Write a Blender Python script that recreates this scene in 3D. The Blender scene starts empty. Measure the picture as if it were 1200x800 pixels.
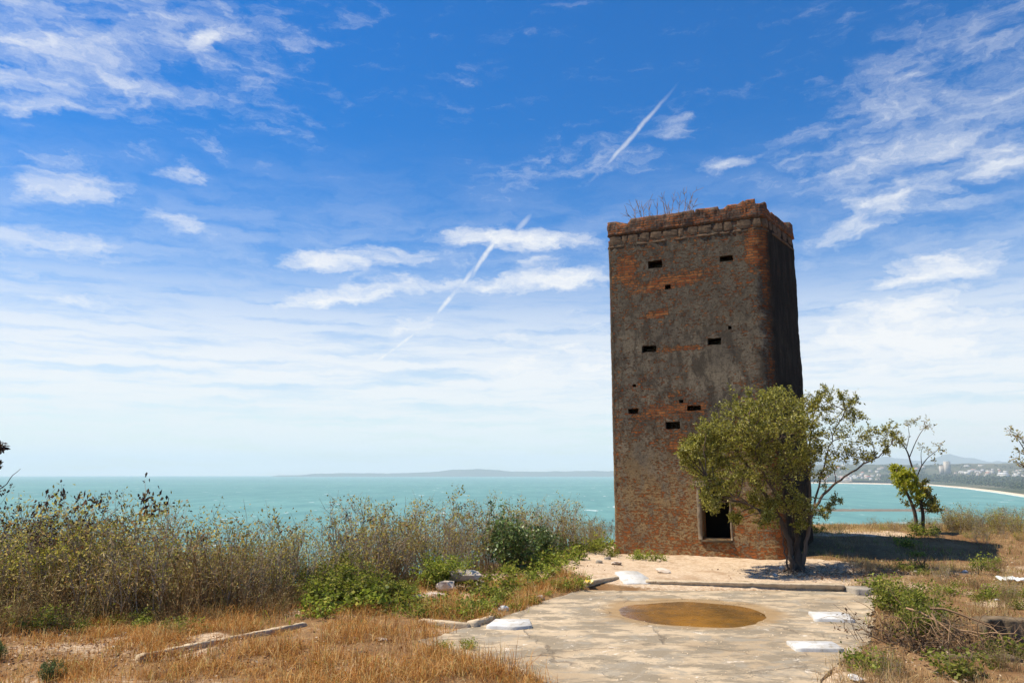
import bpy, math, random
import numpy as np
from mathutils import noise as mnoise, Vector

rng = np.random.default_rng(7)
random.seed(7)
R = math.radians
scene = bpy.context.scene
COL = scene.collection

# ------------------------------------------------------------------ camera
F_PX = 880.0
PITCH = math.atan(155.0 / F_PX)
EYE = np.array([0.0, 0.0, 2.0])
cam_d = bpy.data.cameras.new('camera')
cam_d.sensor_width = 36.0
cam_d.lens = 36.0 * F_PX / 1200.0
cam_d.clip_start = 0.1
cam_d.clip_end = 60000.0
cam = bpy.data.objects.new('camera', cam_d)
cam.location = EYE
cam.rotation_euler = (R(90) + PITCH, 0, 0)
COL.objects.link(cam)
scene.camera = cam

CP, SP = math.cos(PITCH), math.sin(PITCH)
def ray(px, py):
    x = (px - 600) / F_PX; y = (400 - py) / F_PX
    return np.array([x, CP - y * SP, SP + y * CP])
def P(px, py, Y):              # point of the line of sight at world distance Y
    r = ray(px, py); return EYE + r * (Y / r[1])
def G(px, py, z=0.0):          # point of the line of sight at world height z
    r = ray(px, py); return EYE + r * ((z - EYE[2]) / r[2])

# ------------------------------------------------------------------ mesh builder
class MB:
    def __init__(s):
        s.v = []; s.n = 0; s.loops = []; s.tot = []
    def add(s, v, f):
        v = np.asarray(v, float).reshape(-1, 3)
        for q in f:
            s.loops.append(np.asarray(q, np.int64) + s.n); s.tot.append(np.array([len(q)]))
        s.v.append(v); s.n += len(v)
    def bulk(s, v, k):         # v: (n*k,3), n polygons of k own corners
        v = np.asarray(v, float).reshape(-1, 3); m = len(v) // k
        s.loops.append(np.arange(m * k) + s.n); s.tot.append(np.full(m, k))
        s.v.append(v); s.n += len(v)
    def grid(s, v, f):         # f: (m,k) integer array
        v = np.asarray(v, float).reshape(-1, 3); f = np.asarray(f, np.int64)
        s.loops.append((f + s.n).ravel()); s.tot.append(np.full(len(f), f.shape[1]))
        s.v.append(v); s.n += len(v)
    def tube(s, pts, rad, sides=4, cap=True):
        pts = np.asarray(pts, float); k = len(pts)
        rad = np.broadcast_to(np.asarray(rad, float), (k,))
        tan = np.gradient(pts, axis=0); tan /= np.linalg.norm(tan, axis=1)[:, None] + 1e-9
        ref = np.array([0.31, 0.95, 0.05]) if abs(tan[0][2]) > .5 else np.array([0.05, 0.1, 1.0])
        a = np.cross(tan, ref); a /= np.linalg.norm(a, axis=1)[:, None] + 1e-9
        b = np.cross(tan, a)
        th = np.arange(sides) * 2 * math.pi / sides
        v = (pts[:, None, :] + rad[:, None, None] * (np.cos(th)[None, :, None] * a[:, None, :] + np.sin(th)[None, :, None] * b[:, None, :]))
        i = np.arange(k - 1)[:, None] * sides; j = np.arange(sides)[None, :]; j2 = (j + 1) % sides
        f = np.stack([i + j, i + j2, i + sides + j2, i + sides + j], -1).reshape(-1, 4)
        base = s.n
        s.grid(v.reshape(-1, 3), f)
        if cap:
            for e in (np.arange(sides)[::-1], np.arange(sides) + (k - 1) * sides):
                s.loops.append(e + base); s.tot.append(np.array([sides]))
    def leaves(s, c, d, L, Wd, r=None):   # diamond leaves
        r = r or rng
        c = np.asarray(c, float); n = len(c)
        d = d / (np.linalg.norm(d, axis=1)[:, None] + 1e-9)
        q = r.normal(size=(n, 3)); q -= (q * d).sum(1)[:, None] * d
        q /= np.linalg.norm(q, axis=1)[:, None] + 1e-9
        nn = np.cross(d, q)
        L = np.broadcast_to(L, (n,))[:, None]; Wd = np.broadcast_to(Wd, (n,))[:, None]
        v = np.stack([c, c + d * L * .45 + q * Wd + nn * Wd * .25, c + d * L, c + d * L * .45 - q * Wd + nn * Wd * .25], 1)
        s.bulk(v.reshape(-1, 3), 4)
    def box(s, lo, hi, rot=0.0, c=(0, 0, 0)):
        lo = np.array(lo, float); hi = np.array(hi, float)
        v = np.array([[x, y, z] for z in (lo[2], hi[2]) for y in (lo[1], hi[1]) for x in (lo[0], hi[0])])
        ca, sa = math.cos(rot), math.sin(rot)
        v = np.stack([v[:, 0] * ca - v[:, 1] * sa, v[:, 0] * sa + v[:, 1] * ca, v[:, 2]], 1) + np.array(c)
        s.add(v, [(0, 2, 3, 1), (4, 5, 7, 6), (0, 1, 5, 4), (2, 6, 7, 3), (0, 4, 6, 2), (1, 3, 7, 5)])
    def mesh(s, name, smooth=False):
        m = bpy.data.meshes.new(name)
        v = np.concatenate(s.v); l = np.concatenate(s.loops); t = np.concatenate(s.tot)
        m.vertices.add(len(v)); m.vertices.foreach_set('co', v.ravel())
        m.loops.add(len(l)); m.loops.foreach_set('vertex_index', l.astype(np.int32))
        m.polygons.add(len(t))
        st = np.concatenate([[0], np.cumsum(t)[:-1]])
        m.polygons.foreach_set('loop_start', st.astype(np.int32))
        if smooth: m.polygons.foreach_set('use_smooth', np.ones(len(t), bool))
        m.update(calc_edges=True); m.validate()
        return m
    def build(s, name, mat, parent=None, smooth=False, loc=None):
        m = s.mesh(name, smooth)
        m.materials.append(mat)
        return link(name, m, parent, loc)

def link(name, data, parent=None, loc=None):
    o = bpy.data.objects.new(name, data); COL.objects.link(o)
    if parent: o.parent = parent
    if loc is not None: o.location = loc
    return o
def tag(o, label=None, cat=None, group=None, kind=None):
    if label: o['label'] = label
    if cat: o['category'] = cat
    if group: o['group'] = group
    if kind: o['kind'] = kind
    return o
def empty(name, loc=(0, 0, 0), rz=0.0):
    o = link(name, None, None, loc); o.rotation_euler = (0, 0, rz); return o
def children(o):
    return [c for c in bpy.data.objects if c.parent == o]
def sm(a, b, x):
    t = np.clip((np.asarray(x, float) - a) / (b - a), 0, 1); return t * t * (3 - 2 * t)
def nz(x, y, z=0.0): return mnoise.noise(Vector((x, y, z)))

# ------------------------------------------------------------------ materials
def newmat(name):
    m = bpy.data.materials.new(name); m.use_nodes = True
    m.node_tree.nodes.clear()
    return m, NT(m.node_tree)
class NT:
    def __init__(s, t): s.t = t
    def n(s, typ, **kw):
        nd = s.t.nodes.new(typ)
        for k, v in kw.items():
            if k.startswith('_'): setattr(nd, k[1:], v)
            else:
                key = int(k[1:]) if k[0] == 'i' and k[1:].isdigit() else k.replace('__', ' ')
                sock = nd.inputs[key]
                if isinstance(v, bpy.types.NodeSocket): s.t.links.new(v, sock)
                else: sock.default_value = v
        return nd
    def math(s, op, a, b=0.0, c=0.0, clamp=False):
        return s.n('ShaderNodeMath', _operation=op, _use_clamp=clamp, i0=a, i1=b, i2=c).outputs[0]
    def vm(s, op, a, b=(0, 0, 0)):
        nd = s.n('ShaderNodeVectorMath', _operation=op, i0=a, i1=b)
        return nd.outputs['Value'] if op in ('LENGTH', 'DOT_PRODUCT') else nd.outputs[0]
    def mix(s, f, a, b, mode='MIX'):
        nd = s.t.nodes.new('ShaderNodeMix'); nd.data_type = 'RGBA'; nd.blend_type = mode
        for i, v in ((0, f), (6, a), (7, b)):
            if isinstance(v, bpy.types.NodeSocket): s.t.links.new(v, nd.inputs[i])
            else: nd.inputs[i].default_value = v if i == 0 else (*v[:3], 1)
        return nd.outputs[2]
    def noise(s, vec, scale, detail=4, rough=.55, dist=0.0, col=False):
        nd = s.n('ShaderNodeTexNoise', Vector=vec, Scale=scale, Detail=detail, Roughness=rough, Distortion=dist)
        return nd.outputs[1] if col else nd.outputs[0]
    def ss(s, x, a, b, lo=0.0, hi=1.0):
        return s.n('ShaderNodeMapRange', _interpolation_type='SMOOTHSTEP', i0=x, i1=a, i2=b, i3=lo, i4=hi).outputs[0]
    def lin(s, x, a, b, lo=0.0, hi=1.0):
        return s.n('ShaderNodeMapRange', i0=x, i1=a, i2=b, i3=lo, i4=hi).outputs[0]
    def ramp(s, f, stops, interp='LINEAR'):
        nd = s.n('ShaderNodeValToRGB', i0=f); cr = nd.color_ramp; cr.interpolation = interp
        while len(cr.elements) < len(stops): cr.elements.new(0.5)
        for e, (p, c) in zip(cr.elements, stops): e.position = p; e.color = (*c, 1)
        return nd.outputs[0]
    def scale(s, vec, xyz, loc=(0, 0, 0)):
        return s.n('ShaderNodeMapping', Vector=vec, Location=loc, Scale=xyz).outputs[0]
    def bsdf(s, col, rough=.85, spec=.25, normal=None, **kw):
        nd = s.n('ShaderNodeBsdfPrincipled')
        for k, v in (('Base Color', col), ('Roughness', rough), ('Specular IOR Level', spec)):
            if isinstance(v, bpy.types.NodeSocket): s.t.links.new(v, nd.inputs[k])
            else: nd.inputs[k].default_value = (*v, 1) if k == 'Base Color' else v
        if normal is not None: s.t.links.new(normal, nd.inputs['Normal'])
        return nd.outputs[0]
    def bump(s, h, strength=.5, dist=.02, normal=None):
        nd = s.n('ShaderNodeBump', Height=h, Strength=strength, Distance=dist)
        if normal is not None: s.t.links.new(normal, nd.inputs['Normal'])
        return nd.outputs[0]
    def out(s, sh, vol=None):
        o = s.n('ShaderNodeOutputMaterial')
        if sh is not None: s.t.links.new(sh, o.inputs['Surface'])
        if vol is not None: s.t.links.new(vol, o.inputs['Volume'])
    def obj(s): return s.n('ShaderNodeTexCoord').outputs['Object']
    def geo(s): return s.n('ShaderNodeNewGeometry')

def leaf_mat(name, stops, trans=.3, rough=.55, jitter=.25, spec=.3):
    m, t = newmat(name)
    rnd = t.geo().outputs['Random Per Island']
    col = t.ramp(rnd, stops)
    orr = t.n('ShaderNodeObjectInfo').outputs['Random']
    hsv = t.n('ShaderNodeHueSaturation', Color=col, Value=t.lin(orr, 0, 1, 1 - jitter, 1 + jitter), Hue=t.lin(orr, 0, 1, .49, .51)).outputs[0]
    b = t.bsdf(hsv, rough, spec)
    tr = t.n('ShaderNodeBsdfTranslucent', Color=hsv).outputs[0]
    mx = t.n('ShaderNodeMixShader', i0=trans, i1=b, i2=tr).outputs[0]
    t.out(mx); return m
def stem_mat(name, c1, c2, scale=6.0):
    m, t = newmat(name)
    o = t.obj(); rnd = t.geo().outputs['Random Per Island']
    n = t.noise(t.scale(o, (1, 1, .3)), scale * 4, 3)
    f = t.math('ADD', t.math('MULTIPLY', rnd, .6), t.math('MULTIPLY', n, .5))
    t.out(t.bsdf(t.mix(f, c1, c2), .9, .15, t.bump(n, .5, .01))); return m
def stone_mat(name, c1, c2, scale=6.0, bump=.5, spec=.2, rough=.85, speck=None):
    m, t = newmat(name)
    o = t.obj()
    n = t.noise(o, scale, 6, .65); n2 = t.noise(o, scale * 7, 4, .6)
    col = t.mix(t.ss(n, .35, .68), c1, c2)
    col = t.mix(t.ss(n2, .5, .75, 0, .5), col, tuple(.6 * x for x in c1))
    if speck: col = t.mix(t.ss(t.noise(o, scale * 2.3, 5, .7), .56, .7), col, speck)
    t.out(t.bsdf(col, rough, spec, t.bump(t.math('ADD', n, t.math('MULTIPLY', n2, .4)), bump, .02))); return m

M = {}
M['grey_stem'] = stem_mat('grey_stem', (.17, .12, .085), (.46, .38, .29))
M['brown_stem'] = stem_mat('brown_stem', (.07, .045, .028), (.2, .14, .09))
M['bark'] = stem_mat('bark', (.045, .03, .022), (.16, .115, .085), 5)
M['pale_twig'] = stem_mat('pale_twig', (.13, .075, .04), (.4, .25, .14))
M['straw'] = leaf_mat('straw', [(0, (.22, .12, .045)), (.3, (.4, .24, .09)), (.6, (.52, .36, .16)), (.85, (.6, .46, .25)), (1, (.3, .27, .08))], .3, .75)
M['stalk'] = leaf_mat('stalk', [(0, (.16, .095, .045)), (.3, (.33, .21, .1)), (.6, (.46, .33, .17)), (.82, (.54, .43, .26)), (.9, (.4, .39, .1)), (1, (.2, .11, .05))], .6, .8, .25)
M['orange_grass'] = leaf_mat('orange_grass', [(0, (.24, .085, .02)), (.35, (.44, .185, .038)), (.65, (.52, .27, .065)), (.88, (.62, .43, .19)), (1, (.26, .25, .045))], .25, .75)
M['green_weed'] = leaf_mat('green_weed', [(0, (.07, .09, .013)), (.4, (.19, .235, .025)), (.75, (.3, .33, .04)), (1, (.46, .4, .09))], .5)
M['olive_leaf'] = leaf_mat('olive_leaf', [(0, (.13, .105, .03)), (.3, (.3, .27, .05)), (.6, (.44, .38, .095)), (.82, (.56, .43, .15)), (.92, (.4, .2, .06)), (1, (.16, .08, .03))], .6)
M['yellow_leaf'] = leaf_mat('yellow_leaf', [(0, (.16, .17, .016)), (.4, (.36, .35, .035)), (.75, (.52, .46, .06)), (1, (.4, .24, .05))], .55)
M['dark_leaf'] = leaf_mat('dark_leaf', [(0, (.03, .05, .012)), (.5, (.09, .14, .028)), (.85, (.15, .21, .045)), (1, (.26, .29, .1))], .25, .45, spec=.45)
M['seed_head'] = leaf_mat('seed_head', [(0, (.018, .010, .008)), (.5, (.06, .03, .018)), (.8, (.13, .06, .028)), (1, (.2, .12, .04))], .1, .85)
M['tree_leaf'] = leaf_mat('tree_leaf', [(0, (.045, .05, .01)), (.22, (.17, .16, .022)), (.6, (.34, .305, .045)), (.9, (.48, .42, .085)), (1, (.6, .55, .25))], .45, .5, .0, spec=.35)
M['young_leaf'] = leaf_mat('young_leaf', [(0, (.2, .23, .012)), (.5, (.42, .42, .03)), (1, (.58, .53, .07))], .55, .45, .0)
M['brown_leaf'] = leaf_mat('brown_leaf', [(0, (.05, .025, .012)), (.5, (.15, .08, .035)), (.85, (.26, .15, .07)), (1, (.16, .15, .04))], .3, .8)
M['far_leaf'] = leaf_mat('far_leaf', [(0, (.02, .032, .014)), (.6, (.04, .06, .022)), (1, (.075, .09, .035))], .1, .8)
M['dry_leaf_litter'] = leaf_mat('dry_leaf_litter', [(0, (.12, .06, .03)), (.4, (.28, .15, .07)), (.75, (.42, .28, .16)), (1, (.55, .45, .32))], .1, .8)

# ------------------------------------------------------------------ terrain
XE = [-60, -20, -12, -7.3, -3.9, -1.95, .4, 2.8, 6, 10, 16, 30, 80]
YE = [8, 9, 10, 10.9, 11.7, 14.6, 18.2, 20.7, 23.0, 23.0, 23.0, 23.5, 26]
def yedge(x): return np.interp(x, XE, YE)
KERB_L = G(760, 684.5, .1); KERB_R = G(985, 690, .1)
PIT = (4.55, 8.6, 8.75, 10.35)   # x0, x1, y0, y1
def pit_mask(x, y):
    return (x > PIT[0] + .012) & (x < PIT[1]) & (y > PIT[2] + .012) & (y < PIT[3] - .012)
def terr(x, y):
    x = np.asarray(x, float); y = np.asarray(y, float)
    z = 0.38 * sm(16.8, 20.4, y) * sm(5.5, 8.0, x) + .10 * np.exp(-((x - 6.3) / .9) ** 2 - ((y - 15.9) / .8) ** 2)
    z = z + .12 * sm(13.2, 13.9, y) * sm(.4, 1.3, x) * (1 - sm(6.6, 8.0, x))      # dirt platform at the tower's foot
    z = z + .10 * sm(6.0, 7.5, x) * sm(5, 12, y)
    s = y - yedge(x)
    drop = np.where(s > 0, np.minimum(.05 * s * s, .25 * s + .10 * np.maximum(s - 2, 0) ** 1.15), 0)
    z = z - np.minimum(drop, 46)
    z = z - np.where(x < -3, .004 * (x + 3) ** 2, 0)
    return z
def in_slab(x, y, grow=0.0):
    return inside(np.stack([x, y], -1), SLAB_XY) if grow == 0 else inside(np.stack([x, y], -1), SLAB_XY, grow)
def inside(p, poly, grow=0.0):
    p = np.asarray(p, float); c = poly.mean(0)
    q = poly if grow == 0 else c + (poly - c) * (1 + grow)
    x, y = p[..., 0], p[..., 1]; r = np.zeros(x.shape, bool); j = len(q) - 1
    for i in range(len(q)):
        xi, yi = q[i]; xj, yj = q[j]
        hit = ((yi > y) != (yj > y)) & (x < (xj - xi) * (y - yi) / (yj - yi + 1e-12) + xi)
        r ^= hit; j = i
    return r
slab_px = [(492, 752), (545, 737), (580, 727), (640, 704), (692, 688.5), (760, 687.5), (985, 693), (1022, 700), (1024, 725), (1020, 752), (990, 772), (960, 800), (945, 840), (700, 860), (640, 800), (560, 778)]
SLAB_XY = np.array([G(a, b, 0.0)[:2] for a, b in slab_px])
TL = P(711, 262, 18.85)[:2]; 
path_px = [(655, 660), (700, 645), (724, 638), (735, 650), (800, 652), (905, 655), (925, 650), (945, 658), (980, 663), (1005, 674), (985, 687), (760, 683), (715, 682), (688, 678), (668, 668)]
PATH_XY = np.array([G(a, b, .1)[:2] for a, b in path_px])

def gridlines(segs, extra=()):
    a = []
    for lo, hi, st in segs: a.extend(np.arange(lo, hi, st))
    a = np.array(sorted(set(np.round(list(a) + list(extra), 4))))
    return a
def build_terrain():
    geo = lambda a, n, k: [a * k ** i for i in range(n)]
    xs = gridlines([(-16, 17, .13)], [-16 - v for v in geo(.3, 34, 1.22)] + [17 + v for v in geo(.3, 34, 1.22)] + [PIT[0], PIT[0] + .02])
    ys = gridlines([(4, 26, .13)], [4 - v for v in geo(.3, 24, 1.25)] + [26 + v for v in geo(.3, 26, 1.25)] + [PIT[2], PIT[2] + .02, PIT[3] - .02, PIT[3]])
    X, Y = np.meshgrid(xs, ys)
    Z = terr(X, Y)
    n1 = np.zeros_like(Z); nb = np.zeros_like(Z)
    for i in range(Z.shape[0]):
        for j in range(Z.shape[1]):
            x, y = X[i, j], Y[i, j]
            if abs(x) < 30 and -5 < y < 50:
                n1[i, j] = nz(x * .9, y * .9) * .05 + nz(x * 3.1, y * 3.1, 4) * .025 + nz(x * 9, y * 9, 9) * .012
                nb[i, j] = nz(x * .55, y * .8, 7) + .6 * nz(x * 1.7, y * 2.1, 3)
            else:
                n1[i, j] = nz(x * .05, y * .05) * min(2.5, .1 + .01 * (abs(x) + abs(y)))
    sl = inside(np.stack([X, Y], -1), SLAB_XY)
    Z = Z + np.where(sl, -.05, n1)
    Z[pit_mask(X, Y)] = -.95 + n1[pit_mask(X, Y)]
    bare = np.clip(.5 + 1.1 * nb, 0, 1) * .75
    pth = inside(np.stack([X, Y], -1), PATH_XY)
    bare = np.where(pth, 1.0, bare)
    bare = np.where((X > 7.6) & (Y > 19.6) & (Y < 21.5) & (X < 10.2), np.maximum(bare, .9), np.where((X > 7.0) & (Y > 16.4), bare * .25, bare))  # ridge soil darkened in colour to deepen the tower's shadow band
    # soften the path mask
    b2 = bare.copy()
    for _ in range(2):
        b2[1:-1, 1:-1] = (b2[1:-1, 1:-1] * 2 + b2[:-2, 1:-1] + b2[2:, 1:-1] + b2[1:-1, :-2] + b2[1:-1, 2:]) / 6
    r, c = Z.shape
    idx = np.arange(r * c).reshape(r, c)
    f = np.stack([idx[:-1, :-1], idx[:-1, 1:], idx[1:, 1:], idx[1:, :-1]], -1).reshape(-1, 4)
    mb = MB(); mb.grid(np.stack([X, Y, Z], -1).reshape(-1, 3), f)
    m, t = newmat('dry_soil')
    o = t.obj()
    at = t.n('ShaderNodeAttribute', _attribute_name='bare').outputs['Fac']
    n = t.noise(o, 1.3, 6, .6); nf = t.noise(o, 14, 6, .7); ng = t.noise(o, 60, 3, .7)
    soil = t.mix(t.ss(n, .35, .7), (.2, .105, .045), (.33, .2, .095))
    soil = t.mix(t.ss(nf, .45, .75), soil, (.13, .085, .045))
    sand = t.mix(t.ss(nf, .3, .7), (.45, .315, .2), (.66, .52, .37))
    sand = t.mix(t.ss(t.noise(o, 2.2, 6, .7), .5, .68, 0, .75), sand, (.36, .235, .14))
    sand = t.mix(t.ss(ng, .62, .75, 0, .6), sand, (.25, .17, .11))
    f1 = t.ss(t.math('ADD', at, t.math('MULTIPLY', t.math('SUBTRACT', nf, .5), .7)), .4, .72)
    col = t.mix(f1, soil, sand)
    h = t.math('ADD', t.math('MULTIPLY', nf, .7), t.math('MULTIPLY', ng, .4))
    t.out(t.bsdf(col, .95, .1, t.bump(h, .8, .05)))
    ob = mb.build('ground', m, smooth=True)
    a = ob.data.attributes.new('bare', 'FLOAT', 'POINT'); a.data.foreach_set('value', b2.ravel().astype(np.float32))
    tag(ob, kind='structure')
build_terrain()
def gz(x, y):
    x = float(x); y = float(y)
    return float(terr(x, y)) + nz(x * .9, y * .9) * .05 + nz(x * 3.1, y * 3.1, 4) * .025
def ground_hit(px, py):       # where a line of sight meets the terrain
    r = ray(px, py); lo = 3.0
    for Y in np.arange(4, 60, .05):
        p = EYE + r * (Y / r[1])
        if p[2] <= float(terr(p[0], p[1])): return p
    return EYE + r * (30 / r[1])

# ------------------------------------------------------------------ concrete floor and puddle
def build_slab():
    poly = []
    k = len(SLAB_XY)
    for i in range(k):
        a, b = SLAB_XY[i], SLAB_XY[(i + 1) % k]
        L = np.linalg.norm(b - a); n = max(2, int(L / .09))
        for j in range(n):
            p = a + (b - a) * j / n
            poly.append((p[0] + .09 * nz(p[0] * 4, p[1] * 4, 2) + .05 * nz(p[0] * 13, p[1] * 13, 5), p[1] + .09 * nz(p[0] * 4, p[1] * 4, 8) + .05 * nz(p[0] * 13, p[1] * 13, 1)))
    poly = np.array(poly); n = len(poly)
    from mathutils import geometry
    gx, gy = np.meshgrid(np.arange(poly[:, 0].min(), poly[:, 0].max(), .11), np.arange(poly[:, 1].min(), poly[:, 1].max(), .11))
    gp = np.c_[gx.ravel(), gy.ravel()] + rng.normal(size=(gx.size, 2)) * .015
    gp = gp[inside(gp, poly, -.012)]
    allp = [Vector(p) for p in np.r_[poly, gp]]
    cv, _, cf, _, _, _ = geometry.delaunay_2d_cdt(allp, [(i, (i + 1) % n) for i in range(n)], [], 1, 1e-5)
    cv = np.array([tuple(v) for v in cv])
    zt = np.array([.012 + .007 * nz(a * 1.1, b * 1.1, 4) + .004 * nz(a * 4, b * 4, 1) for a, b in cv])
    bot = np.c_[poly, np.full(n, -.16)]; rim = np.array([[a, b, .012 + .007 * nz(a * 1.1, b * 1.1, 4) + .004 * nz(a * 4, b * 4, 1)] for a, b in poly])
    mb = MB()
    mb.add(np.c_[cv, zt], [tuple(f) for f in cf])
    mb.add(np.r_[rim, bot], [(i, n + i, n + (i + 1) % n, (i + 1) % n) for i in range(n)])
    m, t = newmat('weathered_concrete')
    o = t.obj()
    st = t.scale(o, (1.0, 1.25, 1))
    n1 = t.noise(st, .55, 6, .6, .6); n2 = t.noise(st, 2.6, 8, .7, .8); n3 = t.noise(o, 22, 5, .7); n4 = t.noise(t.scale(o, (.9, 1.5, 1), (5, 2, 0)), 1.9, 8, .7)
    col = t.mix(t.ss(n1, .38, .62), (.36, .27, .17), (.5, .39, .26))
    col = t.mix(t.ss(n4, .45, .55, 0, .8), col, (.2, .165, .115))
    col = t.mix(t.ss(n2, .5, .62, 0, .8), col, (.29, .25, .19))
    col = t.mix(t.ss(t.noise(st, 3.7, 8, .72, .5), .6, .66, 0, .85), col, (.72, .62, .5))
    col = t.mix(t.ss(n3, .58, .75, 0, .55), col, (.2, .165, .12))
    pc = G(810, 717.5, 0); pw = (G(900, 717.5, 0) - G(720, 717.5, 0))[0] / 2; ph = (G(810, 703, 0) - G(810, 733, 0))[1] / 2
    dm = t.n('ShaderNodeMapping', _vector_type='TEXTURE', Vector=t.vm('ADD', o, t.vm('MULTIPLY', t.vm('SUBTRACT', t.noise(o, 2.0, 5, .6, 0, True), (.5, .5, .5)), (.7, .7, 0))), Location=(pc[0], pc[1], 0), Scale=(pw, ph, 1)).outputs[0]
    damp = t.ss(t.vm('LENGTH', t.vm('MULTIPLY', dm, (1, 1, 0))), 1.32, 1.02)
    col = t.mix(t.math('MULTIPLY', damp, .8), col, (.3, .19, .085))
    ck = t.n('ShaderNodeTexVoronoi', _feature='DISTANCE_TO_EDGE', Vector=t.vm('ADD', o, t.vm('MULTIPLY', t.noise(o, 2.5, 5, .6, 0, True), (.5, .5, .5))), Scale=.55).outputs['Distance']
    crack = t.ss(ck, .006, .016, 1, 0)
    col = t.mix(t.math('MULTIPLY', crack, t.ss(t.noise(o, .9, 3), .45, .62, 0, .55)), col, (.12, .09, .06))
    h = t.math('ADD', t.math('MULTIPLY', n2, .6), t.math('SUBTRACT', t.math('MULTIPLY', n3, .35), t.math('MULTIPLY', crack, .5)))
    t.out(t.bsdf(col, .9, .2, t.bump(h, .7, .03)))
    tag(mb.build('concrete_floor', m), kind='structure')
    # puddle: shallow muddy water lying in a dip
    q = []
    for k in range(120):
        a = 2 * math.pi * k / 120
        p = G(810 + 88 * math.cos(a), 717.5, .02)[:2]; y_ = G(810, 717.5 + 14.8 * math.sin(a), .02)[1]
        w = 1 + .12 * nz(math.cos(a) * 1.5, math.sin(a) * 1.5, 3) + .02 * nz(math.cos(a) * 6, math.sin(a) * 6, 3)
        c0 = G(810, 717.5, .02)[:2]
        q.append(c0 + (np.array([c0[0] + (G(898, 717.5, .02)[0] - c0[0]) * math.cos(a), c0[1] + (G(810, 703.5, .02)[1] - G(810, 732, .02)[1]) / 2 * math.sin(a)]) - c0) * w)
    q = np.array(q); c = q.mean(0); n = len(q)
    mb = MB(); mb.add(np.r_[np.c_[q, np.full(n, .006)], np.c_[c + (q - c) * .93, np.full(n, .024)]], [tuple(range(n, 2 * n))] + [(i, (i + 1) % n, n + (i + 1) % n, n + i) for i in range(n)])
    m, t = newmat('muddy_water'); o = t.obj()
    n = t.noise(o, 1.4, 5, .6); n2 = t.noise(o, 11, 5, .65)
    col = t.mix(t.ss(n, .35, .65), (.25, .115, .02), (.115, .06, .016))
    col = t.mix(t.ss(n2, .5, .7, 0, .6), col, (.08, .05, .02))
    t.out(t.bsdf(col, t.lin(n2, .3, .7, .16, .5), .35, t.bump(n2, .25, .01)))
    tag(mb.build('puddle', m), kind='structure')
build_slab()

# ------------------------------------------------------------------ slabs of stone, kerbs, rubble, litter
def rough_block(name, ctr, sx, sy, sz, rz, mat, label, cat, group=None, chip=.02, tilt=(0, 0), seed=0, poly=None, under=0.0):
    """a low stone with broken edges: an outline polygon with a worn rim"""
    r = np.random.default_rng(seed)
    if poly is None:
        poly = [(-.5, -.5), (.5, -.5), (.5, .5), (-.5, .5)]
    pts = []
    k = len(poly)
    for i in range(k):
        a, b = np.array(poly[i]), np.array(poly[(i + 1) % k])
        L = np.linalg.norm((b - a) * (sx, sy)); n = max(2, int(L / .06))
        for j in range(n):
            f = j / n
            pts.append((a + (b - a) * f) * (sx, sy) + r.normal(size=2) * chip * .35)
    pts = np.array(pts); n = len(pts)
    rim = .008 + chip * .35
    def ring(s_, z, jit=0): return np.c_[pts * (1 - s_ / max(sx, sy) * 2), np.full(n, z) + r.normal(size=n) * jit]
    v = np.r_[ring(0, -.06) if not under else np.c_[pts * (1, 1 - 2 * under / sy), np.full(n, .01)], ring(0, sz - rim, chip * .15), ring(rim, sz, chip * .12)]
    f = []
    for lv in (0, 1):
        for i in range(n): f.append((lv * n + i, lv * n + (i + 1) % n, (lv + 1) * n + (i + 1) % n, (lv + 1) * n + i))
    f.append(tuple(range(2 * n, 3 * n)))
    mb = MB(); mb.add(v, f)
    o = mb.build(name, mat, loc=(ctr[0], ctr[1], ctr[2])); o.rotation_euler = (tilt[0], tilt[1], rz)
    tag(o, label, cat, group); return o
M['white_stone'] = stone_mat('white_stone', (.57, .56, .54), (.46, .43, .38), 4, .35, .2, .85, (.3, .25, .18))
M['grey_stone'] = stone_mat('grey_stone', (.36, .31, .25), (.25, .22, .18), 8, .7)
M['kerb_stone'] = stone_mat('kerb_stone', (.6, .47, .32), (.42, .33, .22), 6, .8, .15, .9, (.2, .15, .1))
M['pale_rubble'] = stone_mat('pale_rubble', (.62, .54, .45), (.42, .33, .25), 7, .8)
M['wall_stone'] = stone_mat('wall_stone', (.2, .145, .09), (.11, .08, .05), 6, .9, .15, .95, (.05, .04, .03))

def slab_at(px0, px1, pyn, pyf, **k):
    a = G((px0 + px1) / 2, pyn, .01); b = G((px0 + px1) / 2, pyf, .01)
    c = (a + b) / 2; w = np.linalg.norm(G(px1, (pyn + pyf) / 2, .01) - G(px0, (pyn + pyf) / 2, .01))
    return c, w, np.linalg.norm(a - b)
WS = 'white stone slabs lying on the concrete floor'
c, w, d = slab_at(569, 626, 740, 727)
rough_block('stone_slab', (c[0], c[1], .01), w * .93, d * .74, .045, R(-3), M['white_stone'], 'white slab with a skewed left end, lying beside the broken kerb corner and weeds', 'stone slab', WS, .007, (0, 0), 1, [(-.5, -.35), (.1, -.5), (.5, -.25), (.42, .5), (-.36, .5)])
c, w, d = slab_at(724, 760, 691, 679)
rough_block('stone_slab', (c[0], c[1] + .05, .02), w, d * .62, .13, R(2), M['white_stone'], 'small rounded white slab resting in the gap of the kerb below the tower', 'stone slab', WS, .008, (R(9), 0), 2, [(-.42, -.5), (.42, -.5), (.5, -.1), (.3, .42), (-.1, .5), (-.5, .4)])
c, w, d = slab_at(948, 998, 730, 719)
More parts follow.
